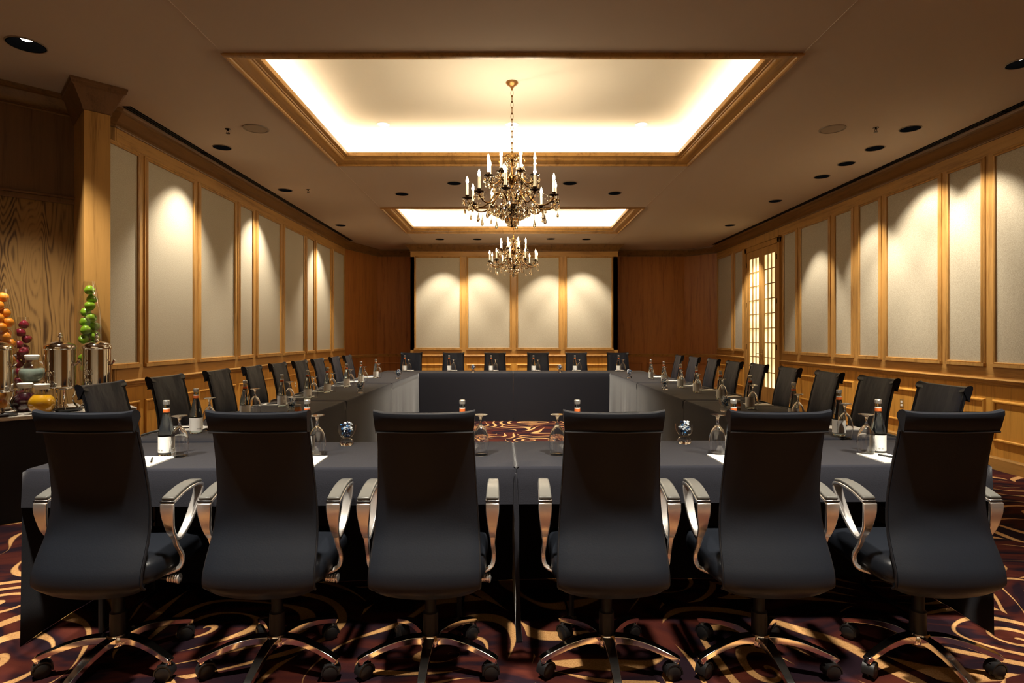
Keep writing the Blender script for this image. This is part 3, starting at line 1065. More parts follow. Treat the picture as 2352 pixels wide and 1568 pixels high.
def chandelier(loc, label, zcan, first):
    root = empty('chandelier', loc)
    tag(root, label, 'chandelier', 'crystal chandeliers')
    top = zcan - loc[2]
    # canopy rose, chain
    MB().lathe([(0, top), (0.062, top), (0.066, top - 0.012), (0.055, top - 0.028), (0.034, top - 0.04), (0.022, top - 0.05), (0.016, top - 0.065), (0.008, top - 0.085), (0, top - 0.088)], 16).build('canopy', GILT, root)
    m = MB()
    z = top - 0.08
    i = 0
    while z > 0.80:
        m.torus((0, 0, z - 0.036), 0.022, 0.0045, Matrix.Rotation(PI / 2 * (i % 2), 4, 'Z'), 12, 5, sx=0.62, sz=1.7)
        z -= 0.062
        i += 1
    m.build('chain', BRONZE, root)
    # central column
    m = MB()
    m.cur = 0
    m.lathe(cat([(0.0, 0.83), (0.012, 0.80), (0.012, 0.74), (0.035, 0.72), (0.014, 0.69), (0.014, 0.6), (0.03, 0.56), (0.045, 0.5), (0.018, 0.46), (0.018, 0.42)], 3), 16)
    m.build('column', BRONZE, root)
    MB().lathe(cat([(0.018, 0.42), (0.03, 0.41), (0.055, 0.36), (0.058, 0.31), (0.035, 0.27), (0.02, 0.265)], 3), 12).build('crystal_vase', CRYSTAL, root, angle=0)
    MB().lathe(cat([(0.02, 0.27), (0.055, 0.26), (0.075, 0.23), (0.072, 0.19), (0.05, 0.15), (0.03, 0.135), (0.012, 0.12), (0.012, 0.05), (0.018, 0.035), (0.008, 0.015), (0.0, 0.0)], 3), 16).build('bowl', DKBRONZE, root)
    # arms in two tiers
    def arm(tier):
        if tier == 0:
            pts = cat([(0.06, 0.22), (0.10, 0.33), (0.17, 0.36), (0.23, 0.28), (0.31, 0.215), (0.40, 0.215), (0.46, 0.255), (0.475, 0.285)], 4)
            r, z = 0.475, 0.285
        else:
            pts = cat([(0.02, 0.46), (0.06, 0.53), (0.11, 0.52), (0.17, 0.46), (0.235, 0.46), (0.26, 0.50), (0.262, 0.52)], 4)
            r, z = 0.262, 0.52
        a = MB().tube([(p[0], 0, p[1]) for p in pts], 0.0085, 7).mesh('arm', BRONZE)
        pan = MB().lathe([(0, z - 0.005), (0.014, z), (0.028, z + 0.008), (0.05, z + 0.012), (0.052, z + 0.018), (0.03, z + 0.014), (0.02, z + 0.03), (0.022, z + 0.045), (0.0, z + 0.045)], 12, (r, 0, 0)).mesh('drip_pan', DKBRONZE)
        can = MB().lathe([(0.0, z + 0.045), (0.0135, z + 0.045), (0.0135, z + 0.165), (0.0, z + 0.168)], 10, (r, 0, 0)).mesh('candle', CANDLE)
        bul = MB().lathe([(0.0, z + 0.165), (0.009, z + 0.168), (0.016, z + 0.188), (0.012, z + 0.212), (0.004, z + 0.236), (0.0, z + 0.244)], 10, (r, 0, 0)).mesh('bulb', BULB)
        return a, pan, can, bul, r, z
    n_drop = 0
    for tier, n, ph in ((0, 10, 0.18), (1, 8, 0.35)):
        a, pan, can, bul, r, z = arm(tier)
        for i in range(n):
            an = 2 * PI * i / n + ph
            A = part('arm', a, root, rz=an)
            part('drip_pan', pan, A)
            part('candle', can, A)
            part('bulb', bul, A)
            for k in range(5):
                w = 2 * PI * k / 5 + 0.3
                part('crystal_drop', DROP_S, A, (r + 0.046 * math.cos(w), 0.046 * math.sin(w), z + 0.005), random.random())
            m = MB()
            if tier == 0:
                beads(m, [(0.36, 0, 0.205 - 0.011 * q) for q in range(1, 6)], 0.006)
                part('crystal_drop', DROP_L, A, (0.36, 0, 0.15), random.random())
                beads(m, [(0.47 + 0.005 * q, 0, 0.27 - 0.012 * q) for q in range(1, 7)], 0.006)
                part('crystal_drop', DROP_S, A, (0.50, 0, 0.195), random.random())
                part('crystal_drop', DROP_L, A, (0.24, 0, 0.255), random.random())
                # swag down from the upper tier
                for q in range(9):
                    t = q / 8
                    beads(m, [(0.26 + 0.2 * t, 0.0, 0.47 - 0.17 * t - 0.06 * math.sin(PI * t))], 0.008)
            else:
                for q in range(9):
                    t = q / 8
                    beads(m, [(0.09 + 0.16 * t, 0.0, 0.70 - 0.17 * t - 0.07 * math.sin(PI * t))], 0.008)
                part('crystal_drop', DROP_L, A, (0.20, 0, 0.455), random.random())
            if m.v: m.build('bead_strand', CRYSTAL, A, angle=0)
            if (tier == 0 and i % 2 == 0) or (tier == 1 and i % 2 == 1):
                l = lamp('POINT', (loc[0] + r * math.cos(an), loc[1] + r * math.sin(an), loc[2] + z + 0.265), P_BULB * 2, WARM, shadow_soft_size=0.03)
    # crown scrolls at the top
    sc = MB().tube([(p[0], 0, p[1]) for p in cat([(0.012, 0.66), (0.05, 0.745), (0.10, 0.755), (0.135, 0.72), (0.125, 0.685), (0.10, 0.69)], 4)], 0.006, 6).mesh('scroll', BRONZE)
    for i in range(6):
        S_ = part('scroll', sc, root, rz=2 * PI * i / 6)
        part('crystal_drop', DROP_L, S_, (0.12, 0, 0.68))
        part('crystal_drop', DROP_S, S_, (0.06, 0, 0.735))
    # skirts of drops round the body
    sk = MB()
    for (rr, zz, n, me) in ((0.06, 0.15, 8, DROP_L), (0.11, 0.185, 12, DROP_L), (0.17, 0.22, 16, DROP_L), (0.23, 0.235, 16, DROP_S), (0.04, 0.115, 5, DROP_L), (0.10, 0.34, 12, DROP_L), (0.15, 0.43, 14, DROP_L), (0.2, 0.44, 14, DROP_S), (0.08, 0.62, 10, DROP_L), (0.06, 0.72, 8, DROP_S)):
        src = me
        for i in range(n):
            an = 2 * PI * i / n + rr * 20
            M_ = Matrix.Translation((rr * math.cos(an), rr * math.sin(an), zz)) @ Matrix.Rotation(random.uniform(0, 3), 4, 'Z')
            sk.add([M_ @ q.co for q in src.vertices], [tuple(f.vertices) for f in src.polygons])
    o = sk.build('crystal_drops', CRYSTAL, root, angle=0)
    o['kind'] = 'stuff'
    m = MB()
    for (rr, zz) in ((0.065, 0.145), (0.11, 0.185), (0.17, 0.22), (0.10, 0.335), (0.15, 0.425)):
        m.torus((0, 0, zz), rr, 0.0025, Matrix.Rotation(PI / 2, 4, 'X'), 24, 5)
    m.build('drop_ring', BRONZE, root)
    return root

S1 = 1.0
YC1 = (TRAYS[0][2] + TRAYS[0][3]) / 2
YC2 = (TRAYS[1][2] + TRAYS[1][3]) / 2 + 0.05
zc1 = CAM_Z + (773 - 524) / 1307 * YC1
zc2 = CAM_Z + (773 - 637) / 1307 * YC2
chandelier((0.0, YC1, zc1), 'large crystal candle chandelier hanging on a chain from the nearer tray', ZT, True)
chandelier((0.03, YC2, zc2), 'farther crystal candle chandelier, small-looking, hanging before the end wall', ZT, False)

# ------------------------------------------------------------------ conference tables' cloths
TZ = 0.807
def cloth(name_label, x0, x1, y0, y1, drops, rot=0.0, pivot=(0, 0), seed=1, flat=''):
    """drops: dict side -> drop length; sides 'f' (y0), 'b' (y1), 'l' (x0), 'r' (x1)"""
    rnd = random.Random(seed)
    m = MB()
    nx, ny = max(4, int((x1 - x0) / 0.12)), max(4, int((y1 - y0) / 0.12))
    r = 0.012
    m.grid(lambda u, v: (x0 + r + (x1 - x0 - 2 * r) * u, y0 + r + (y1 - y0 - 2 * r) * v, TZ), nx, ny)
    phs = [rnd.uniform(0, 6.28) for _ in range(4)]
    def skirt(side, drop):
        ln = (x1 - x0) if side in 'fb' else (y1 - y0)
        n = max(6, int(ln / 0.045))
        rows = [(-r, 0.0), (-r * 0.45, -r * 0.3), (0.0, -r)]
        k = max(2, int(drop / 0.08))
        for j in range(1, k + 1):
            rows.append((0.0, -r - (drop - r) * j / k))
        def fn(u, v):
            i = round(v * (len(rows) - 1))
            o, z = rows[i]
            depth = max(0.0, -z - r)
            t = ln * u
            edge = min(1.0, min(u, 1 - u) * ln / 0.12)
            if i >= 3:
                o = 0.006 * depth / max(drop, 0.2) * 2 + edge * depth * (0.010 * math.sin(t * 4.3 + phs[0]) + 0.004 * math.sin(t * 11 + phs[1]) + 0.0022 * math.sin(t * 29 + phs[2]) * max(0, math.sin(t * 2.1 + phs[3])))
            if side in flat: o = 0.0
            if side in flat and i < 3: o = (r, r * 0.45, 0.0)[i] * -1 if i < 2 else 0.0
            if i < 2:
                u = (r + (ln - 2 * r) * u) / ln
            zz = TZ + z
            if zz < 0.0012: zz = 0.0012
            if side == 'f': return (x0 + ln * u, y0 - o, zz)
            if side == 'b': return (x0 + ln * u, y1 + o, zz)
            if side == 'l': return (x0 - o, y0 + ln * u, zz)
            return (x1 + o, y0 + ln * u, zz)
        m.grid(fn, n, len(rows) - 1)
    for s_, d_ in drops.items():
        skirt(s_, d_)
    ctr = Vector(((x0 + x1) / 2, (y0 + y1) / 2, 0))
    for i, f in enumerate(m.f):
        q = [Vector(m.v[k]) for k in f]
        nn = (q[2] - q[0]).cross(q[3] - q[1])
        if nn.length < 1e-12: continue
        nn.normalize()
        c = sum(q, Vector()) / 4 - ctr
        side_out = nn.x * (c.x / ((x1 - x0) / 2)) if abs(nn.x) > abs(nn.y) else nn.y * (c.y / ((y1 - y0) / 2))
        if (nn.z if abs(nn.z) > 0.6 else side_out) < 0: m.f[i] = tuple(reversed(f))
    R = Matrix.Rotation(rot, 4, 'Z')
    pv_ = Vector((pivot[0], pivot[1], 0))
    m.v = [tuple(R @ (Vector(q) - pv_) + pv_) for q in m.v]
    o = m.build('tablecloth', CLOTH, angle=50, recalc=False)
    o.data.name = 'tablecloth'
    tag(o, name_label, 'tablecloth', 'black cloths on the conference tables')
    return o

FY = 2.635
FROT = math.radians(1.35)
SH, FULL = 0.17, TZ - 0.001
CX = 0.02
FW = 0.655
c_l = cloth('black tablecloth on the front table, left of its centre seam', -2.222, CX - 0.0008, FY, FY + FW, {'f': SH, 'b': FULL, 'l': FULL, 'r': FULL}, FROT, (CX, FY), 1, 'r')
cloth('black tablecloth on the front table, right of its centre seam', CX + 0.0008, 2.268, FY, FY + FW, {'f': SH, 'b': FULL, 'l': FULL, 'r': FULL}, FROT, (CX, FY), 2, 'l')
m = MB()
m.ribbon([(CX - 0.004 + 0.014 * (1 - q[0]) + q[1], FY - 0.006, (TZ - 0.03) * q[0] + 0.003, q[2], 0.016) for q in ((1.0, 0, 0.006), (0.8, 0.0, 0.024), (0.72, 0.002, 0.022), (0.5, -0.002, 0.022), (0.25, 0.002, 0.018), (0.1, 0.0, 0.026), (0.0, 0.004, 0.030))], (1, 0, 0))
m.build('hanging_fold', CLOTH, c_l, angle=60, bev=0.004)
LX0, LX1, RX0, RX1 = -2.237, -1.556, 1.63, 2.31
ys_l = [3.285, 5.33, 7.37, 9.49]
ys_r = [3.375, 5.40, 7.42, 9.49]
for i in range(3):
    cloth('black tablecloth on the left row of tables, ' + ('nearest of three', 'middle of three', 'farthest of three')[i], LX0, LX1, ys_l[i] + 0.003, ys_l[i + 1] - 0.003, {'r': FULL, 'l': SH, 'f': FULL, 'b': FULL}, 0, (0, 0), 10 + i, 'fb')
    cloth('black tablecloth on the right row of tables, ' + ('nearest of three', 'middle of three', 'farthest of three')[i], RX0, RX1, ys_r[i] + 0.003, ys_r[i + 1] - 0.003, {'l': FULL, 'r': SH, 'f': FULL, 'b': FULL}, 0, (0, 0), 20 + i, 'fb')
cloth('black tablecloth on the far end table, left of its seam', LX0, 0.017, 9.495, 10.17, {'f': FULL, 'b': SH, 'l': FULL, 'r': FULL}, 0, (0, 0), 31, 'rf')
cloth('black tablecloth on the far end table, right of its seam', 0.021, RX1, 9.495, 10.17, {'f': FULL, 'b': SH, 'l': FULL, 'r': FULL}, 0, (0, 0), 32, 'lf')

# folding tables under the two front cloths (their legs show faintly in the dark)
def table(x0, x1, label):
    cx, cy = (x0 + x1) / 2, FY + FW / 2
    q = Matrix.Rotation(FROT, 4, 'Z') @ Vector((cx - CX, cy - FY, 0)) + Vector((CX, FY, 0))
    root = empty('folding_table', (q.x, q.y, 0), FROT)
    tag(root, label, 'table', 'front folding tables')
    hl, hw = (x1 - x0) / 2 - 0.02, FW / 2 - 0.02
    MB().box(-hl, hl, -hw, hw, TZ - 0.03, TZ - 0.005).build('tabletop', BLACKPL, root, angle=0)
    for sx in (-1, 1):
        m = MB()
        xx = sx * (hl - 0.25)
        m.tube([(xx, -hw + 0.1, TZ - 0.03), (xx, -hw + 0.1, 0.01), (xx, hw - 0.1, 0.01), (xx, hw - 0.1, TZ - 0.03)], 0.013, 8)
        m.tube([(xx, -hw + 0.1, 0.4), (xx, hw - 0.1, 0.4)], 0.009, 6)
        m.build('leg_frame', BLACKPL, root)
        m = MB()
        m.box(xx - 0.006, xx + 0.006, -hw + 0.03, -hw + 0.045, TZ - 0.20, TZ - 0.03)
        m.build('hinge_bracket', BRASS, root, angle=0)
table(-2.222, CX - 0.0008, 'folding table under the left half of the front cloth, mostly hidden')
table(CX + 0.0008, 2.268, 'folding table under the right half of the front cloth, mostly hidden')

# ------------------------------------------------------------------ conference chair
def chair_proto():
    root = empty('conference_chair')
    root['category'] = 'chair'
    prof = cat([(-0.212, 1.098, 0.1905), (-0.186, 1.0, 0.189), (-0.156, 0.87, 0.193), (-0.138, 0.74, 0.200), (-0.152, 0.62, 0.209), (-0.190, 0.53, 0.216), (-0.214, 0.47, 0.218), (-0.214, 0.415, 0.218), (-0.180, 0.385, 0.212)], 4)
    n = len(prof) - 1
    def nrm(i):
        a, b = prof[max(0, i - 1)], prof[min(n, i + 1)]
        dy, dz = b[0] - a[0], b[1] - a[1]
        l = math.hypot(dy, dz)
        return (-dz / l, dy / l)          # pointing forwards (+y)
    def surf(off, wadd=0.0, bow=0.018):
        def fn(u, v):
            x = u * 2 - 1
            i = round(v * n)
            y, z, w = prof[i]
            ny, nz = nrm(i)
            sag = 0.0
            if i > n - 6: sag = -0.018 * (1 - x * x) * (1 - (n - i) / 6.0)
            edge = 0.012 * abs(x) ** 8
            o = off - (edge if off < 0.02 else -edge) * (-1 if off < 0.02 else 1)
            return ((w + wadd) * x, y + ny * o + bow * x * x, z + nz * o + sag)
        return fn
    m = MB()
    m.grid(surf(0.0), 18, n)
    m.grid(surf(0.022), 18, n)
    # close the rim
    A, B = surf(0.0), surf(0.022)
    for (us, vs_) in (([0.0] * (n + 1), [j / n for j in range(n + 1)]), ([1.0] * (n + 1), [j / n for j in range(n + 1)]), ([i / 18 for i in range(19)], [0.0] * 19), ([i / 18 for i in range(19)], [1.0] * 19)):
        pts = [A(u, v) for u, v in zip(us, vs_)] + [B(u, v) for u, v in zip(us, vs_)]
        k = len(us)
        m.add(pts, [(j, j + 1, k + j + 1, k + j) for j in range(k - 1)])
    m.build('backrest', LEATHER, root, angle=50)
    # piping along both sides
    for sx in (0.0, 1.0):
        m = MB()
        m.tube([(A(sx, j / n)[0] * 1.008, A(sx, j / n)[1] + 0.008, A(sx, j / n)[2]) for j in range(3, n + 1)], 0.0055, 6)
        m.build('side_piping', PIPING, root)
    # creased cushion on the sitter's side
    rnd = random.Random(3)
    m = MB()
    def cush(u, v):
        x = u * 2 - 1
        i = min(n, round(v * (n - 5)))
        y, z, w = prof[i]
        ny, nz = nrm(i)
        f_ = (1 - abs(x) ** 6)
        o = 0.024 + 0.020 * f_ + 0.002 * math.sin(x * 5 + v * 9) * f_
        return (w * 0.98 * x, y + ny * o + 0.018 * x * x, z + nz * o)
    m.grid(cush, 20, n - 5)
    m.build('back_cushion', WRINKLE, root, angle=60)
    # leather sleeve folded over the top
    m = MB()
    loop_ = []
    for (o, z) in ((-0.003, 1.030), (-0.008, 1.036), (-0.008, 1.06), (-0.009, 1.095), (-0.003, 1.110), (0.012, 1.116), (0.031, 1.111), (0.041, 1.098), (0.042, 1.082), (0.038, 1.078)):
        loop_.append((o, z))
    def sl(u, v):
        x = u * 2 - 1
        o, z = loop_[round(v * (len(loop_) - 1))]
        w = 0.1925 + (0.003 if abs(x) > 0.9 else 0) + 0.004 * (z - 1.05) / 0.05
        top = 0.007 * abs(x) ** 10 if z > 1.075 else 0.0
        sag = -0.004 * (1 - x * x) if z > 1.075 else 0.0
        return (w * x, -0.199 + o + 0.018 * x * x + (z - 1.05) * -0.27, z + top + sag)
    m.grid(sl, 20, len(loop_) - 1)
    for u in (0.0, 1.0):
        m.add([sl(u, j / (len(loop_) - 1)) for j in range(len(loop_))], [tuple(range(len(loop_)))])
    sv = m.build('headrest_sleeve', LEATHER, root, angle=50)
    m = MB()
    m.tube([(0.1935 * (t / 10 - 1), -0.204 + 0.018 * (t / 10 - 1) ** 2, 1.032) for t in range(21)], 0.0042, 6)
    m.build('seam', PIPING, sv)
    # seat
    m = MB()
    def seat(u, v):
        a = v * 2 * PI
        ex = 0.32
        cx_, cy_ = math.cos(a), math.sin(a)
        px_ = math.copysign(abs(cx_) ** ex, cx_) * 0.236
        py_ = math.copysign(abs(cy_) ** ex, cy_) * 0.24 + 0.09
        rows = ((0.0, 0.400), (0.92, 0.400), (1.0, 0.418), (1.015, 0.445), (1.0, 0.475), (0.96, 0.492), (0.7, 0.505), (0.0, 0.508))
        s_, z = rows[round(u * 7)]
        return (px_ * s_, 0.09 + (py_ - 0.09) * s_, z)
    m.grid(seat, 7, 40)
    m.build('seat', LEATHER, root, angle=50)
    # polished arms
    for sx in (-1, 1):
        x = sx * 0.266
        m = MB()
        m.ribbon([(x, p[0], p[1], p[2], 0.014) for p in cat([(-0.085, 0.722, 0.056), (-0.084, 0.68, 0.054), (-0.066, 0.61, 0.036), (-0.04, 0.568, 0.026)], 4)], (1, 0, 0))
        m.ribbon([(x, p[0], p[1], p[2], 0.016) for p in cat([(0.145, 0.735, 0.040), (0.125, 0.69, 0.040), (0.07, 0.615, 0.036), (0.02, 0.570, 0.028), (-0.015, 0.555, 0.024), (-0.04, 0.566, 0.024)], 4)], (1, 0, 0))
        m.ribbon([(x, p[0], p[1], p[2], 0.013) for p in cat([(-0.085, 0.725, 0.056), (0.0, 0.750, 0.054), (0.08, 0.758, 0.050), (0.135, 0.750, 0.044), (0.150, 0.732, 0.038)], 4)], (1, 0, 0))
        m.ribbon([(x + sx * p[3], p[0], p[1], p[2], 0.014) for p in cat([(-0.04, 0.572, 0.026, 0.0), (-0.022, 0.53, 0.020, 0.0), (0.012, 0.47, 0.018, 0.004), (0.012, 0.425, 0.018, -0.005), (0.0, 0.408, 0.02, -0.04), (-0.01, 0.402, 0.02, -0.08)], 4)], (1, 0.001, 0))
        a = m.build('armrest', CHROME, root, angle=60, bev=0.004, seg=2)
        m = MB().box(x - 0.0285, x + 0.0285, -0.090, -0.082, 0.727, 0.7315)
        m.build('gasket', BLACKPL, a, angle=0)  # black strip drawn in for the dark gap between pad and post
        m = MB()
        m.ribbon([(x, p[0], p[1], p[2], 0.016) for p in cat([(-0.084, 0.738, 0.053), (0.0, 0.763, 0.052), (0.08, 0.771, 0.048), (0.135, 0.763, 0.041)], 5)], (1, 0, 0))
        m.build('arm_pad', PAD, a, angle=60, bev=0.006, seg=3)
    # mechanism, lever, column
    m = MB().box(-0.09, 0.09, -0.12, 0.14, 0.365, 0.402)
    m.build('tilt_mechanism', BLACKPL, root, bev=0.01)
    m = MB()
    m.tube([(0.09, 0.02, 0.375), (0.2, 0.02, 0.37)], 0.006, 6)
    lv = m.build('tilt_lever', BLACKPL, root)
    m = MB()
    M_ = Matrix.Rotation(PI / 2, 4, 'Y')
    pr = [(0, 0.0)]
    for i in range(5):
        pr += [(0.013 + 0.0015 * i, 0.011 * i + 0.002), (0.0155 + 0.0015 * i, 0.011 * i + 0.007), (0.013 + 0.0015 * i, 0.011 * i + 0.011)]
    pr += [(0, 0.06)]
    m.lathe(pr, 14, (0.2, 0.02, 0.37), M_)
    m.build('lever_knob', CHROME, lv)
    MB().lathe([(0, 0.10), (0.032, 0.10), (0.032, 0.235), (0.027, 0.24), (0.024, 0.245), (0.024, 0.37), (0, 0.37)], 18).build('column', BLACKPL, root)
    MB().lathe([(0, 0.092), (0.042, 0.094), (0.05, 0.105), (0.05, 0.13), (0.04, 0.146), (0, 0.148)], 20).build('base_hub', LEGCHROME, root)
    R_ = 0.285
    leg = MB()
    leg.ribbon([(0, -p[0], p[1], p[2], p[3]) for p in cat([(0.035, 0.124, 0.046, 0.032), (0.10, 0.130, 0.042, 0.028), (0.18, 0.118, 0.036, 0.024), (0.25, 0.097, 0.032, 0.022), (R_, 0.084, 0.030, 0.022), (R_ + 0.014, 0.076, 0.028, 0.02)], 4)], (1, 0, 0))
    leg.lathe([(0, 0.062), (0.014, 0.062), (0.015, 0.09), (0, 0.092)], 12, (0, -R_, 0))
    leg_me = leg.mesh('base_leg', LEGCHROME, 60)
    cst = MB()
    MX = Matrix.Rotation(PI / 2, 4, 'Y')
    for sx in (-1, 1):
        cst.lathe([(0, -0.010), (0.024, -0.010), (0.030, -0.006), (0.030, 0.006), (0.024, 0.010), (0, 0.010)], 18, (sx * 0.014, 0.012, 0.030), MX)
    # hood over the twin wheels
    hood = []
    for i in range(9):
        a_ = math.radians(-10 + 200 * i / 8)
        hood.append((0, 0.012 + 0.034 * math.cos(a_), 0.031 + 0.034 * math.sin(a_), 0.044, 0.006))
    cst.ribbon(hood, (1, 0, 0))
    cst.box(-0.004, 0.004, -0.016, 0.04, 0.012, 0.06)
    cst_me = cst.mesh('caster', BLACKPL, 40)
    for i in range(5):
        an = 2 * PI * i / 5
        lg = part('base_leg', leg_me, root, rz=an)
        md = lg.modifiers.new('bevel', 'BEVEL')
        md.width = 0.008
        md.segments = 3
        md.limit_method = 'ANGLE'
        md.angle_limit = math.radians(50)
        part('caster', cst_me, lg, (0, -R_, 0), 0.5 * math.sin(i * 2.1))
    return root

chair = chair_proto()
index_kids()
used = []
FRONT = [(-1.685, 2.435, -0.02), (-1.005, 2.435, 0.0), (-0.348, 2.435, 0.01), (0.405, 2.44, -0.008), (1.06, 2.44, 0.0), (1.745, 2.445, 0.02)]
ftx = ['leftmost of the six, nearest the buffet', 'second of the six from the left', 'third from the left, left of the centre seam', 'fourth from the left, right of the centre seam', 'fifth of the six from the left', 'rightmost of the six']
for (x, y, rz), t in zip(FRONT, ftx):
    place(chair, used, (x, y, 0), rz, 'high-backed black leather chair seen from behind, ' + t, 'front row of black leather chairs')
LEFT_Y = [3.62, 4.28, 5.03, 5.71, 6.33, 6.98, 7.62, 8.34, 9.0]
RIGHT_Y = [3.52, 4.14, 4.79, 5.46, 6.14, 6.81, 7.52, 8.29, 9.06]
for i, y in enumerate(LEFT_Y):
    place(chair, used, (-2.43, y, 0), -PI / 2 + random.uniform(-0.05, 0.05), 'black leather chair facing right in the left row, ' + ORD[i] + (' of nine to the camera' if i == 0 else ' of nine from the camera'), 'left row of black leather chairs')
for i, y in enumerate(RIGHT_Y):
    place(chair, used, (2.49, y, 0), PI / 2 + random.uniform(-0.05, 0.05), 'black leather chair facing left in the right row, ' + ORD[i] + (' of nine to the camera' if i == 0 else ' of nine from the camera'), 'right row of black leather chairs')
BACK_X = [-1.865, -1.085, -0.312, 0.48, 1.19, 1.955]
btx = ['leftmost of six', 'second of six from the left', 'third of six from the left', 'fourth of six from the left', 'fifth of six from the left', 'rightmost of six']
for x, t in zip(BACK_X, btx):
    place(chair, used, (x, 10.365, 0), PI + random.uniform(-0.03, 0.03), 'black leather chair facing us behind the far table, ' + t, 'far row of black leather chairs')

# ------------------------------------------------------------------ table settings
def bottle_proto():
    root = empty('water_bottle')
    root['category'] = 'bottle'
    MB().lathe(cat([(0.0, 0.003), (0.030, 0.0), (0.036, 0.008), (0.0365, 0.05), (0.0365, 0.105), (0.034, 0.13), (0.027, 0.165), (0.019, 0.20), (0.0145, 0.225), (0.0135, 0.25), (0.0135, 0.266)], 3), 20).build('glass_body', BOTTLE, root, angle=60)
    lb = MB().lathe([(0.0372, 0.018), (0.0372, 0.098)], 24).build('label', LABEL, root)
    MB().lathe([(0.0376, 0.026), (0.0376, 0.033)], 8, ).build('label_print', LABELINK, lb) if False else None
    m = MB()
    for a0 in (-2.2, -1.75, 0.6, 1.0):
        for k in range(3):
            a1 = a0 + 0.12 * k
            m.add([(0.0376 * math.cos(a1), 0.0376 * math.sin(a1), 0.027), (0.0376 * math.cos(a1 + 0.08), 0.0376 * math.sin(a1 + 0.08), 0.027), (0.0376 * math.cos(a1 + 0.08), 0.0376 * math.sin(a1 + 0.08), 0.034), (0.0376 * math.cos(a1), 0.0376 * math.sin(a1), 0.034)], [(0, 1, 2, 3)])
    m.build('label_print', LABELINK, lb, angle=0)
    MB().lathe([(0.0155, 0.217), (0.0150, 0.224), (0.0148, 0.234)], 16).build('neck_label', ORANGELAB, root)
    MB().lathe([(0.0149, 0.2345), (0.0147, 0.240)], 16).build('neck_band', LABEL, root)
    MB().lathe([(0.0162, 0.211), (0.0156, 0.2165)], 16).build('neck_band', LABEL, root)
    MB().lathe([(0.0148, 0.258), (0.0158, 0.262), (0.0158, 0.276), (0.013, 0.279), (0, 0.279)], 16).build('cap', CAP, root)
    return root
def glass_proto():
    root = empty('water_goblet')
    root['category'] = 'glass'
    po = cat([(0.036, 0.0), (0.040, 0.03), (0.0425, 0.06), (0.040, 0.095), (0.030, 0.125), (0.014, 0.148), (0.0, 0.156)], 4)
    pi_ = cat([(0.0, 0.150), (0.012, 0.143), (0.0285, 0.122), (0.0385, 0.094), (0.041, 0.06), (0.0385, 0.03), (0.0345, 0.0)], 4)
    MB().lathe(pi_ + po, 24).build('bowl', GLASS, root, angle=60)
    MB().torus((0, 0, 0.0012), 0.036, 0.0010, Matrix.Rotation(PI / 2, 4, 'X'), 24, 5).build('rim', GLASS, root)
    MB().lathe(cat([(0.0, 0.142), (0.010, 0.150), (0.0065, 0.162), (0.0055, 0.178), (0.008, 0.19), (0.014, 0.198), (0.034, 0.203), (0.036, 0.205), (0.034, 0.2065), (0.012, 0.2065), (0, 0.2065)], 3), 20).build('stem_and_foot', GLASS, root, angle=60)
    return root
def pad_proto():
    root = empty('notepad')
    root['category'] = 'notepad'
    MB().box(-0.075, 0.075, -0.105, 0.105, 0.0, 0.006).build('pages', PAPER, root, angle=0)
    MB().box(-0.0752, 0.0752, 0.093, 0.1055, 0.0, 0.0066).build('binding', LABEL, root, angle=0)
    return root
def pen_proto():
    root = empty('pen')
    root['category'] = 'pen'
    m = MB().tube([(0, -0.062, 0.0045), (0, 0.05, 0.0045)], 0.0042, 8)
    m.build('barrel', BLACKPL, root)
    MB().tube([(0, -0.072, 0.0045), (0, -0.062, 0.0045)], [0.001, 0.004], 8).build('tip', STEEL, root)
    MB().box(-0.0012, 0.0012, 0.01, 0.05, 0.008, 0.0105).build('clip', STEEL, root, angle=0)
    return root
bot, gob, pad, pen = bottle_proto(), glass_proto(), pad_proto(), pen_proto()
index_kids()
ub, ug, up_, un = [], [], [], []
def setting(where, bx, gx, px, rz, withpen=True, grp='places'):
    if bx: place(bot, ub, (bx[0], bx[1], TZ), rz, 'sealed water bottle with white label ' + where, 'water bottles ' + grp)
    if gx: place(gob, ug, (gx[0], gx[1], TZ), 0, 'upturned stemmed water glass ' + where, 'water glasses ' + grp)
    if px:
        place(pad, up_, (px[0], px[1], TZ + 0.0005), rz, 'white notepad ' + where, 'notepads ' + grp)
        if withpen: place(pen, un, (px[0] + 0.02 * math.cos(rz), px[1] + 0.02 * math.sin(rz), TZ + 0.007), rz + 0.5, 'black pen lying on the notepad ' + where, 'pens ' + grp)

FS = [((-1.762, 2.90), (-1.675, 2.865), (-1.752, 2.735)), ((-1.055, 2.93), (-0.985, 2.875), (-0.995, 2.745)), ((-0.255, 2.92), (-0.160, 2.905), (-0.335, 2.76)),
      ((0.335, 2.92), (0.232, 2.91), (0.405, 2.775)), ((1.145, 2.94), (1.050, 2.905), (1.068, 2.785)), ((1.895, 2.945), (1.815, 2.915), (1.845, 2.815))]
fw = ['before the leftmost front chair', 'before the second front chair', 'before the third front chair', 'before the fourth front chair', 'before the fifth front chair', 'before the rightmost front chair']
for (a, b_, c_), w in zip(FS, fw):
    setting(w, a, b_, c_, FROT, True, 'on the front table')
def ordw(i): return ('nearest' if i == 0 else ORD[i])
LB = [3.566, 4.22, 4.895, 5.51, 6.10, 6.81, 7.46, 8.27]
for i, y in enumerate(LB):
    setting('on the left table row, %s from the near end' % ('first' if i == 0 else ORD[i]), (-1.98, y), (-1.965, y + 0.13), (-2.10, y + 0.16), -PI / 2, i < 6, 'on the left tables')
RB = [3.48, 4.04, 4.78, 5.46, 6.17, 6.75, 7.49, 8.19]
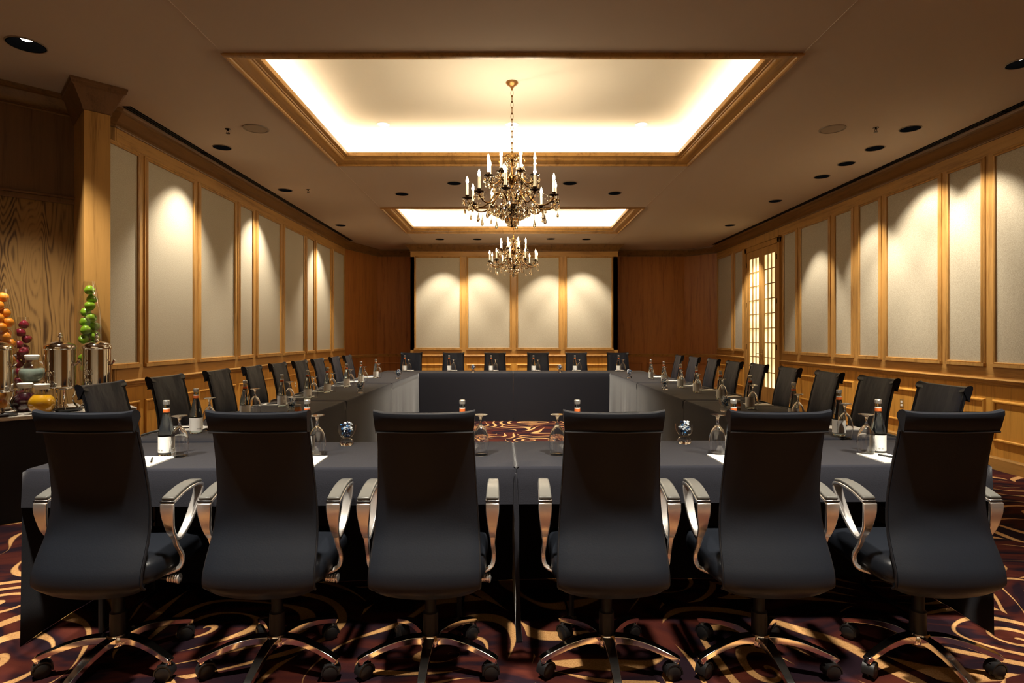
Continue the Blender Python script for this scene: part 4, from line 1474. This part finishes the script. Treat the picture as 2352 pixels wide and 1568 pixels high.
for i, y in enumerate(RB):
    setting('on the right table row, %s from the near end' % ('first' if i == 0 else ORD[i]), (2.0, y), (1.985, y - 0.09), (2.18, y + 0.26), PI / 2, i < 6, 'on the right tables')
for i, x in enumerate((-1.875, -1.10, -0.367, 0.375, 1.098, 1.86)):
    setting('on the far end table, %s from the left' % ('first' if i == 0 else ORD[i]), (x, 9.93), (x + 0.078, 9.93), (x + 0.05, 10.06), PI, False, 'on the far end table')

# sweet bowls with wrapped sweets
def bowl_proto():
    root = empty('sweet_bowl')
    root['category'] = 'bowl'
    MB().lathe(cat([(0.0, 0.040), (0.020, 0.041), (0.037, 0.055), (0.048, 0.08), (0.052, 0.112)], 3), 22).build('cup', THIN, root, angle=60)
    m = MB()
    prof_ = [(0, 0.0), (0.030, 0.0), (0.036, 0.010), (0.034, 0.026), (0.026, 0.036), (0.0, 0.038)]
    vs, fs = [], []
    n_ = 24
    for i in range(n_):
        a = 2 * PI * i / n_
        k = 1 + 0.09 * math.cos(6 * a)
        for (r, z) in prof_: vs.append((r * k * math.cos(a), r * k * math.sin(a), z))
    for i in range(n_):
        j = (i + 1) % n_
        for k in range(len(prof_) - 1):
            fs.append((i * 6 + k, j * 6 + k, j * 6 + k + 1, i * 6 + k + 1))
    m.add(vs, fs)
    m.build('knobbed_foot', GLASS, root, angle=60)
    return root
def sweets_proto():
    rnd = random.Random(11)
    m = MB()
    for i in range(95):
        t = rnd.random()
        z = 0.05 + 0.075 * t
        rmax = 0.034 * min(1, 0.5 + t * 0.7) if z < 0.105 else 0.046 * (1 - (z - 0.105) / 0.032)
        a, r = rnd.uniform(0, 2 * PI), max(0.004, rmax) * math.sqrt(rnd.random())
        c = Vector((r * math.cos(a), r * math.sin(a), z))
        M_ = Matrix.Rotation(rnd.uniform(0, 6), 3, Vector((rnd.uniform(-1, 1), rnd.uniform(-1, 1), rnd.uniform(-1, 1))).normalized())
        s1, s2, s3 = rnd.uniform(.007, .013), rnd.uniform(.004, .008), rnd.uniform(.003, .007)
        m.cur = rnd.choice((0, 0, 1, 2, 2)) if z < 0.09 else rnd.choice((0, 0, 0, 1, 2))
        pts = [M_ @ Vector(q) + c for q in ((s1, 0, 0), (-s1, 0, 0), (0, s2, 0), (0, -s2, 0), (0, 0, s3), (0, 0, -s3))]
        m.add(pts, [(0, 2, 4), (2, 1, 4), (1, 3, 4), (3, 0, 4), (2, 0, 5), (1, 2, 5), (3, 1, 5), (0, 3, 5)])
    o = m.build('wrapped_sweets', [FOIL_W, FOIL_B, FOIL_N], None, angle=0)
    o['category'] = 'sweets'
    o['kind'] = 'stuff'
    return o
bowl, sweets = bowl_proto(), sweets_proto()
index_kids()
uw, us = [], []
BOWLS = [((-0.92, 3.165), 'on the front table between the second and third chairs'), ((0.974, 3.216), 'on the front table between the fourth and fifth chairs'),
         ((-1.71, 4.42), 'on the nearest left table beside a small jar'), ((-1.62, 6.06), 'on the middle left table'), ((-1.64, 8.2), 'on the farthest left table'),
         ((1.71, 4.56), 'on the nearest right table beside a small jar'), ((1.735, 6.46), 'on the middle right table'), ((1.70, 8.25), 'on the farthest right table'),
         ((-0.66, 9.66), 'on the far end table, left one'), ((0.815, 9.66), 'on the far end table, right one')]
for (x, y), t in BOWLS:
    place(bowl, uw, (x, y, TZ), random.uniform(0, 1), 'small footed glass bowl of sweets ' + t, 'glass sweet bowls')
    place(sweets, us, (x, y, TZ), random.uniform(0, 6), 'blue and white wrapped sweets in the bowl ' + t, 'sweets in the bowls')
def jar_proto():
    root = empty('preserve_jar')
    root['category'] = 'jar'
    MB().lathe([(0, 0.001), (0.022, 0.0), (0.025, 0.004), (0.025, 0.05), (0.020, 0.06), (0.020, 0.066)], 18).build('glass', HONEY, root)
    MB().lathe([(0.0255, 0.012), (0.0255, 0.042)], 18).build('label', LABEL, root)
    MB().lathe([(0.0258, 0.03), (0.0258, 0.042)], 18).build('label_band', ORANGELAB, root)
    MB().lathe([(0.022, 0.06), (0.023, 0.063), (0.023, 0.078), (0.02, 0.08), (0, 0.08)], 18).build('lid', CAP, root)
    return root
jar = jar_proto()
index_kids()
uj = []
place(jar, uj, (-1.655, 4.40, TZ), 0, 'small jar with orange label on the nearest left table', 'small jars')
place(jar, uj, (1.87, 4.72, TZ), 0, 'small jar with orange label on the nearest right table', 'small jars')

# ------------------------------------------------------------------ buffet along the alcove wall
BZ = 0.805
fbuf = Fr(W0, W0 + Vector((1, 1)))
def bw(px, v):
    k = (px - 1176) / 1307
    cc = (W0.y - W0.x) - v / S2
    y = cc / (1 - k)
    return (k * y, y)
def poly_prism(mb, pts, z0, z1):
    n = len(pts)
    vs = [fbuf.p(u, v, z) for z in (z0, z1) for (u, v) in pts]
    return mb.add(vs, [tuple(range(n))[::-1], tuple(range(n, 2 * n))] + [(i, (i + 1) % n, n + (i + 1) % n, n + i) for i in range(n)])
buf = empty('buffet_counter', fbuf.p(-0.3, 0.8, 0))
tag(buf, 'marble topped buffet counter with black skirt in the left corner', 'buffet')
outl = [(-1.75, 0.36), (0.31, 0.36), (0.31, 0.565), (0.62, 0.565), (0.62, 1.12), (-1.75, 1.12)]
m = poly_prism(MB(), outl, BZ - 0.03, BZ)
o = m.build('marble_top', MARBLE, None, angle=0, bev=0.004)
o.parent = buf
o.data.transform(Matrix.Translation(-buf.location))
m = poly_prism(MB(), [(u * (1 if u < 0 else 0.97), v - (0.02 if v > 1 else 0)) for (u, v) in outl], 0.0, BZ - 0.03)
o = m.build('skirt', SKIRT, None, angle=0)
o.parent = buf
o.data.transform(Matrix.Translation(-buf.location))

def urn_proto():
    root = empty('coffee_urn')
    root['category'] = 'coffee urn'
    body = MB().lathe([(0, 0.185), (0.098, 0.187), (0.106, 0.195), (0.104, 0.21), (0.103, 0.50), (0.109, 0.505), (0.11, 0.52), (0.106, 0.53), (0, 0.531)], 36).build('body', STEEL, root)
    m = MB().lathe(cat([(0.104, 0.53), (0.09, 0.545), (0.05, 0.565), (0.02, 0.572), (0.011, 0.58)], 3), 32)
    lid = m.build('lid', STEEL, root)
    MB().lathe(cat([(0.011, 0.578), (0.008, 0.592), (0.018, 0.606), (0.009, 0.62), (0.013, 0.63), (0.0, 0.642)], 4), 16).build('knob', STEEL, lid)
    # spigot towards the room (local -y)
    m = MB()
    m.tube([(0, -0.10, 0.235), (0, -0.15, 0.235), (0, -0.165, 0.225), (0, -0.168, 0.16)], [0.012, 0.013, 0.012, 0.008], 10)
    m.lathe([(0, 0.21), (0.016, 0.212), (0.018, 0.235), (0.014, 0.256), (0.006, 0.262), (0.006, 0.285), (0, 0.285)], 12, (0, -0.15, 0))
    sp = m.build('spigot', STEEL, root)
    m = MB().torus((0, -0.15, 0.308), 0.022, 0.004, None, 14, 6)
    m.build('tap_ring', STEEL, sp)
    for sx in (-1, 1):
        m = MB()
        m.tube([(sx * 0.10, 0, 0.385), (sx * 0.118, 0, 0.375), (sx * 0.132, 0, 0.39), (sx * 0.142, 0, 0.405)], [0.012, 0.008, 0.009, 0.014], 8)
        m.lathe([(0, -0.014), (0.012, -0.008), (0.014, 0), (0.012, 0.008), (0, 0.014)], 10, (sx * 0.115, 0, 0.375))
        m.build('side_handle', STEEL, root)
    # frame with curved legs and burner
    m = MB()
    m.torus((0, 0, 0.18), 0.108, 0.007, Matrix.Rotation(PI / 2, 4, 'X'), 32, 6)
    m.build('stand_ring', STEEL, root)
    for i in range(4):
        a = PI / 4 + i * PI / 2
        m = MB()
        m.tube([(r * math.cos(a), r * math.sin(a), z) for r, z in cat([(0.108, 0.18), (0.10, 0.13), (0.085, 0.09), (0.10, 0.04), (0.125, 0.012), (0.135, 0.007)], 4)], 0.0065, 8)
        m.build('leg', STEEL, root)
    MB().lathe([(0, 0.0), (0.05, 0.0), (0.055, 0.02), (0.04, 0.045), (0, 0.05)], 20).build('burner', STEEL, root)
    return root
urn = urn_proto()
index_kids()
uu = []
for px, v, t in ((-10, 0.85, 'cut by the left edge of the photo'), (138, 0.86, 'behind the juice carafes, before the veneer wall'), (222, 0.875, 'in front of the pier, nearest the chairs')):
    x, y = bw(px, v)
    place(urn, uu, (x, y, BZ), math.radians(8), 'polished steel coffee urn on the buffet, ' + t, 'coffee urns on the buffet')

def carafe_proto(name_liq, mat, fill):
    root = empty('carafe')
    root['category'] = 'carafe'
    prof_ = cat([(0.0, 0.0), (0.045, 0.001), (0.068, 0.018), (0.088, 0.06), (0.084, 0.105), (0.06, 0.14), (0.044, 0.16), (0.042, 0.185), (0.046, 0.21)], 4)
    MB().lathe(prof_, 28).build('glass', THIN, root, angle=60)
    inner = [(max(0, r - 0.003), z + 0.003) for r, z in prof_ if z < fill]
    inner.append((0.0, inner[-1][1]))
    MB().lathe(inner, 28).build(name_liq, mat, root, angle=50)
    MB().lathe([(0.043, 0.19), (0.0475, 0.206), (0.052, 0.21), (0.053, 0.226), (0.045, 0.232), (0, 0.233)], 24).build('lid', LID, root)
    return root
c1 = carafe_proto('juice', JUICE_O, 0.150)
x, y = bw(96, 1.02)
place(c1, [], (x, y, BZ), 0, 'round glass carafe of orange juice with white lid on the buffet', 'carafes on the buffet')
c2 = carafe_proto('juice', JUICE_P, 0.155)
x, y = bw(57, 0.80)
place(c2, [], (x, y, BZ), 0, 'round glass carafe of dark berry juice with white lid on the buffet', 'carafes on the buffet')
c3 = carafe_proto('water', WATER, 0.118)
x, y = bw(73, 0.60)
zr = CAM_Z - (878 - 773) / 1307 * y
place(c3, [], (x, y, zr), 0, 'round glass carafe of water raised on a chrome stand behind the juices', 'carafes on the buffet')
st = empty('chrome_riser', (x, y, BZ))
tag(st, 'small chrome riser stand under the raised water carafe', 'stand')
h = zr - BZ
MB().lathe([(0, h - 0.008), (0.07, h - 0.008), (0.075, h - 0.004), (0.07, h - 0.0005), (0, h - 0.0005)], 28).build('plate', STEEL, st)
for i in range(3):
    a = 2 * PI * i / 3 + 0.4
    MB().tube([(0.058 * math.cos(a), 0.058 * math.sin(a), h - 0.008), (0.066 * math.cos(a), 0.066 * math.sin(a), 0.0)], 0.006, 8).build('leg', STEEL, st)

# drip trays
proto = empty('drip_tray')
proto['category'] = 'tray'
MB().lathe([(0, 0.0), (0.085, 0.0), (0.092, 0.012), (0.088, 0.016), (0.08, 0.008), (0, 0.006)], 28).build('dish', BLACKPL, proto)
MB().torus((0, 0, 0.015), 0.09, 0.003, Matrix.Rotation(PI / 2, 4, 'X'), 28, 6).build('rim', PIPING, proto)
index_kids()
ut = []
x, y = bw(158, 1.0)
place(proto, ut, (x, y, BZ), 0, 'round black drip dish beside the middle coffee urn', 'drip dishes on the buffet')
x, y = bw(5, 1.03)
place(proto, ut, (x, y, BZ), 0, 'round black drip dish at the left edge of the photo', 'drip dishes on the buffet')

# tall fruit vases
def vase(px, v, top_py, prof_r, label, fruit, n, fr_r, mat, fname, ftext, cat_, seed):
    x, y = bw(px, v)
    H = CAM_Z + (773 - top_py) / 1307 * y - BZ
    root = empty('fruit_vase', (x, y, BZ))
    tag(root, label, 'vase', 'tall fruit vases on the buffet')
    pr = cat([(r, t * H) for t, r in prof_r], 5)
    MB().lathe([(0, 0.012)] + [(r, max(z, 0.012)) for r, z in pr], 28).build('glass', THIN, root, angle=60)
    MB().lathe([(0, 0), (prof_r[0][1] + 0.01, 0), (prof_r[0][1] + 0.008, 0.01), (prof_r[0][1], 0.014), (0, 0.014)], 24).build('foot', GLASS, root)
    def rad(z):
        for (r0, z0), (r1, z1) in zip(pr[:-1], pr[1:]):
            if z0 <= z <= z1: return r0 + (r1 - r0) * (z - z0) / max(1e-6, z1 - z0)
        return pr[-1][0]
    rnd = random.Random(seed)
    spots = []
    D_ = fr_r * 1.99
    while len(spots) < 60:
        best = None
        for tr in range(260):
            a = rnd.uniform(0, 2 * PI)
            rr = 0.1 * math.sqrt(rnd.random())
            px_, py_ = rr * math.cos(a), rr * math.sin(a)
            z = 0.016 + fr_r
            for s in spots:
                d2 = (px_ - s.x) ** 2 + (py_ - s.y) ** 2
                if d2 < D_ * D_: z = max(z, s.z + math.sqrt(D_ * D_ - d2))
            if rr + fr_r + 0.003 > max(rad(min(z, H)), fr_r + 0.006): continue
            if best is None or z < best.z: best = Vector((px_, py_, z))
        if best is None or best.z > H - fr_r * 0.6: break
        spots.append(best)
    spots.sort(key=lambda q: q.z)
    spots = spots[::-1]
    m = MB()
    if fruit == 'apple':
        m.lathe(cat([(0.0, -0.78), (0.25, -0.88), (0.55, -0.78), (0.88, -0.30), (1.0, 0.18), (0.9, 0.60), (0.6, 0.86), (0.3, 0.88), (0.1, 0.72), (0.0, 0.66)], 3), 18)
    else:
        m.lathe(cat([(0.0, -0.94), (0.4, -0.88), (0.8, -0.55), (1.0, 0.0), (0.8, 0.56), (0.4, 0.88), (0.08, 0.93), (0.0, 0.90)], 3), 18)
    me = m.mesh(fname, mat, 60)
    ms = MB().tube([(0, 0, 0.64), (0.06, 0, 1.02)] if fruit == 'apple' else [(0, 0, 0.88), (0, 0, 0.95)], 0.05 if fruit == 'apple' else 0.09, 6).mesh('stalk', STALK)
    for i, s in enumerate(spots):
        o = bpy.data.objects.new(fname, me)
        COL.objects.link(o)
        o.location = (x + s.x, y + s.y, BZ + s.z)
        o.scale = (fr_r,) * 3
        o.rotation_euler = (rnd.uniform(-1.2, 1.2), rnd.uniform(-1.2, 1.2), rnd.uniform(0, 6))
        part('stalk', ms, o)
        tag(o, '%s, %s' % (ftext, 'topmost' if i == 0 else (ORD[i] + ' from the top') if i < len(ORD) else 'low down in the pile'), cat_, ftext.replace('one ', ''))
    return len(spots)
vase(205, 0.655, 646, [(0.0, 0.05), (0.12, 0.06), (0.35, 0.083), (0.6, 0.090), (0.8, 0.076), (1.0, 0.042)], 'tall tapering glass vase of green apples before the pier', 'apple', 0, 0.041, APPLE_G, 'green_apple', 'one green apple in the tall vase', 'apple', 5)
vase(3, 0.62, 663, [(0.0, 0.05), (0.12, 0.065), (0.35, 0.09), (0.6, 0.097), (0.8, 0.078), (1.0, 0.05)], 'tall tapering glass vase of oranges at the left edge', 'orange', 0, 0.040, ORANGE, 'orange', 'one orange in the tall vase', 'orange', 6)
vase(53, 0.42, 728, [(0.0, 0.045), (0.12, 0.055), (0.35, 0.072), (0.6, 0.076), (0.8, 0.062), (1.0, 0.036)], 'shorter tapering glass vase of dark red apples', 'apple', 0, 0.036, APPLE_R, 'red_apple', 'one dark red apple in the shorter vase', 'apple', 8)
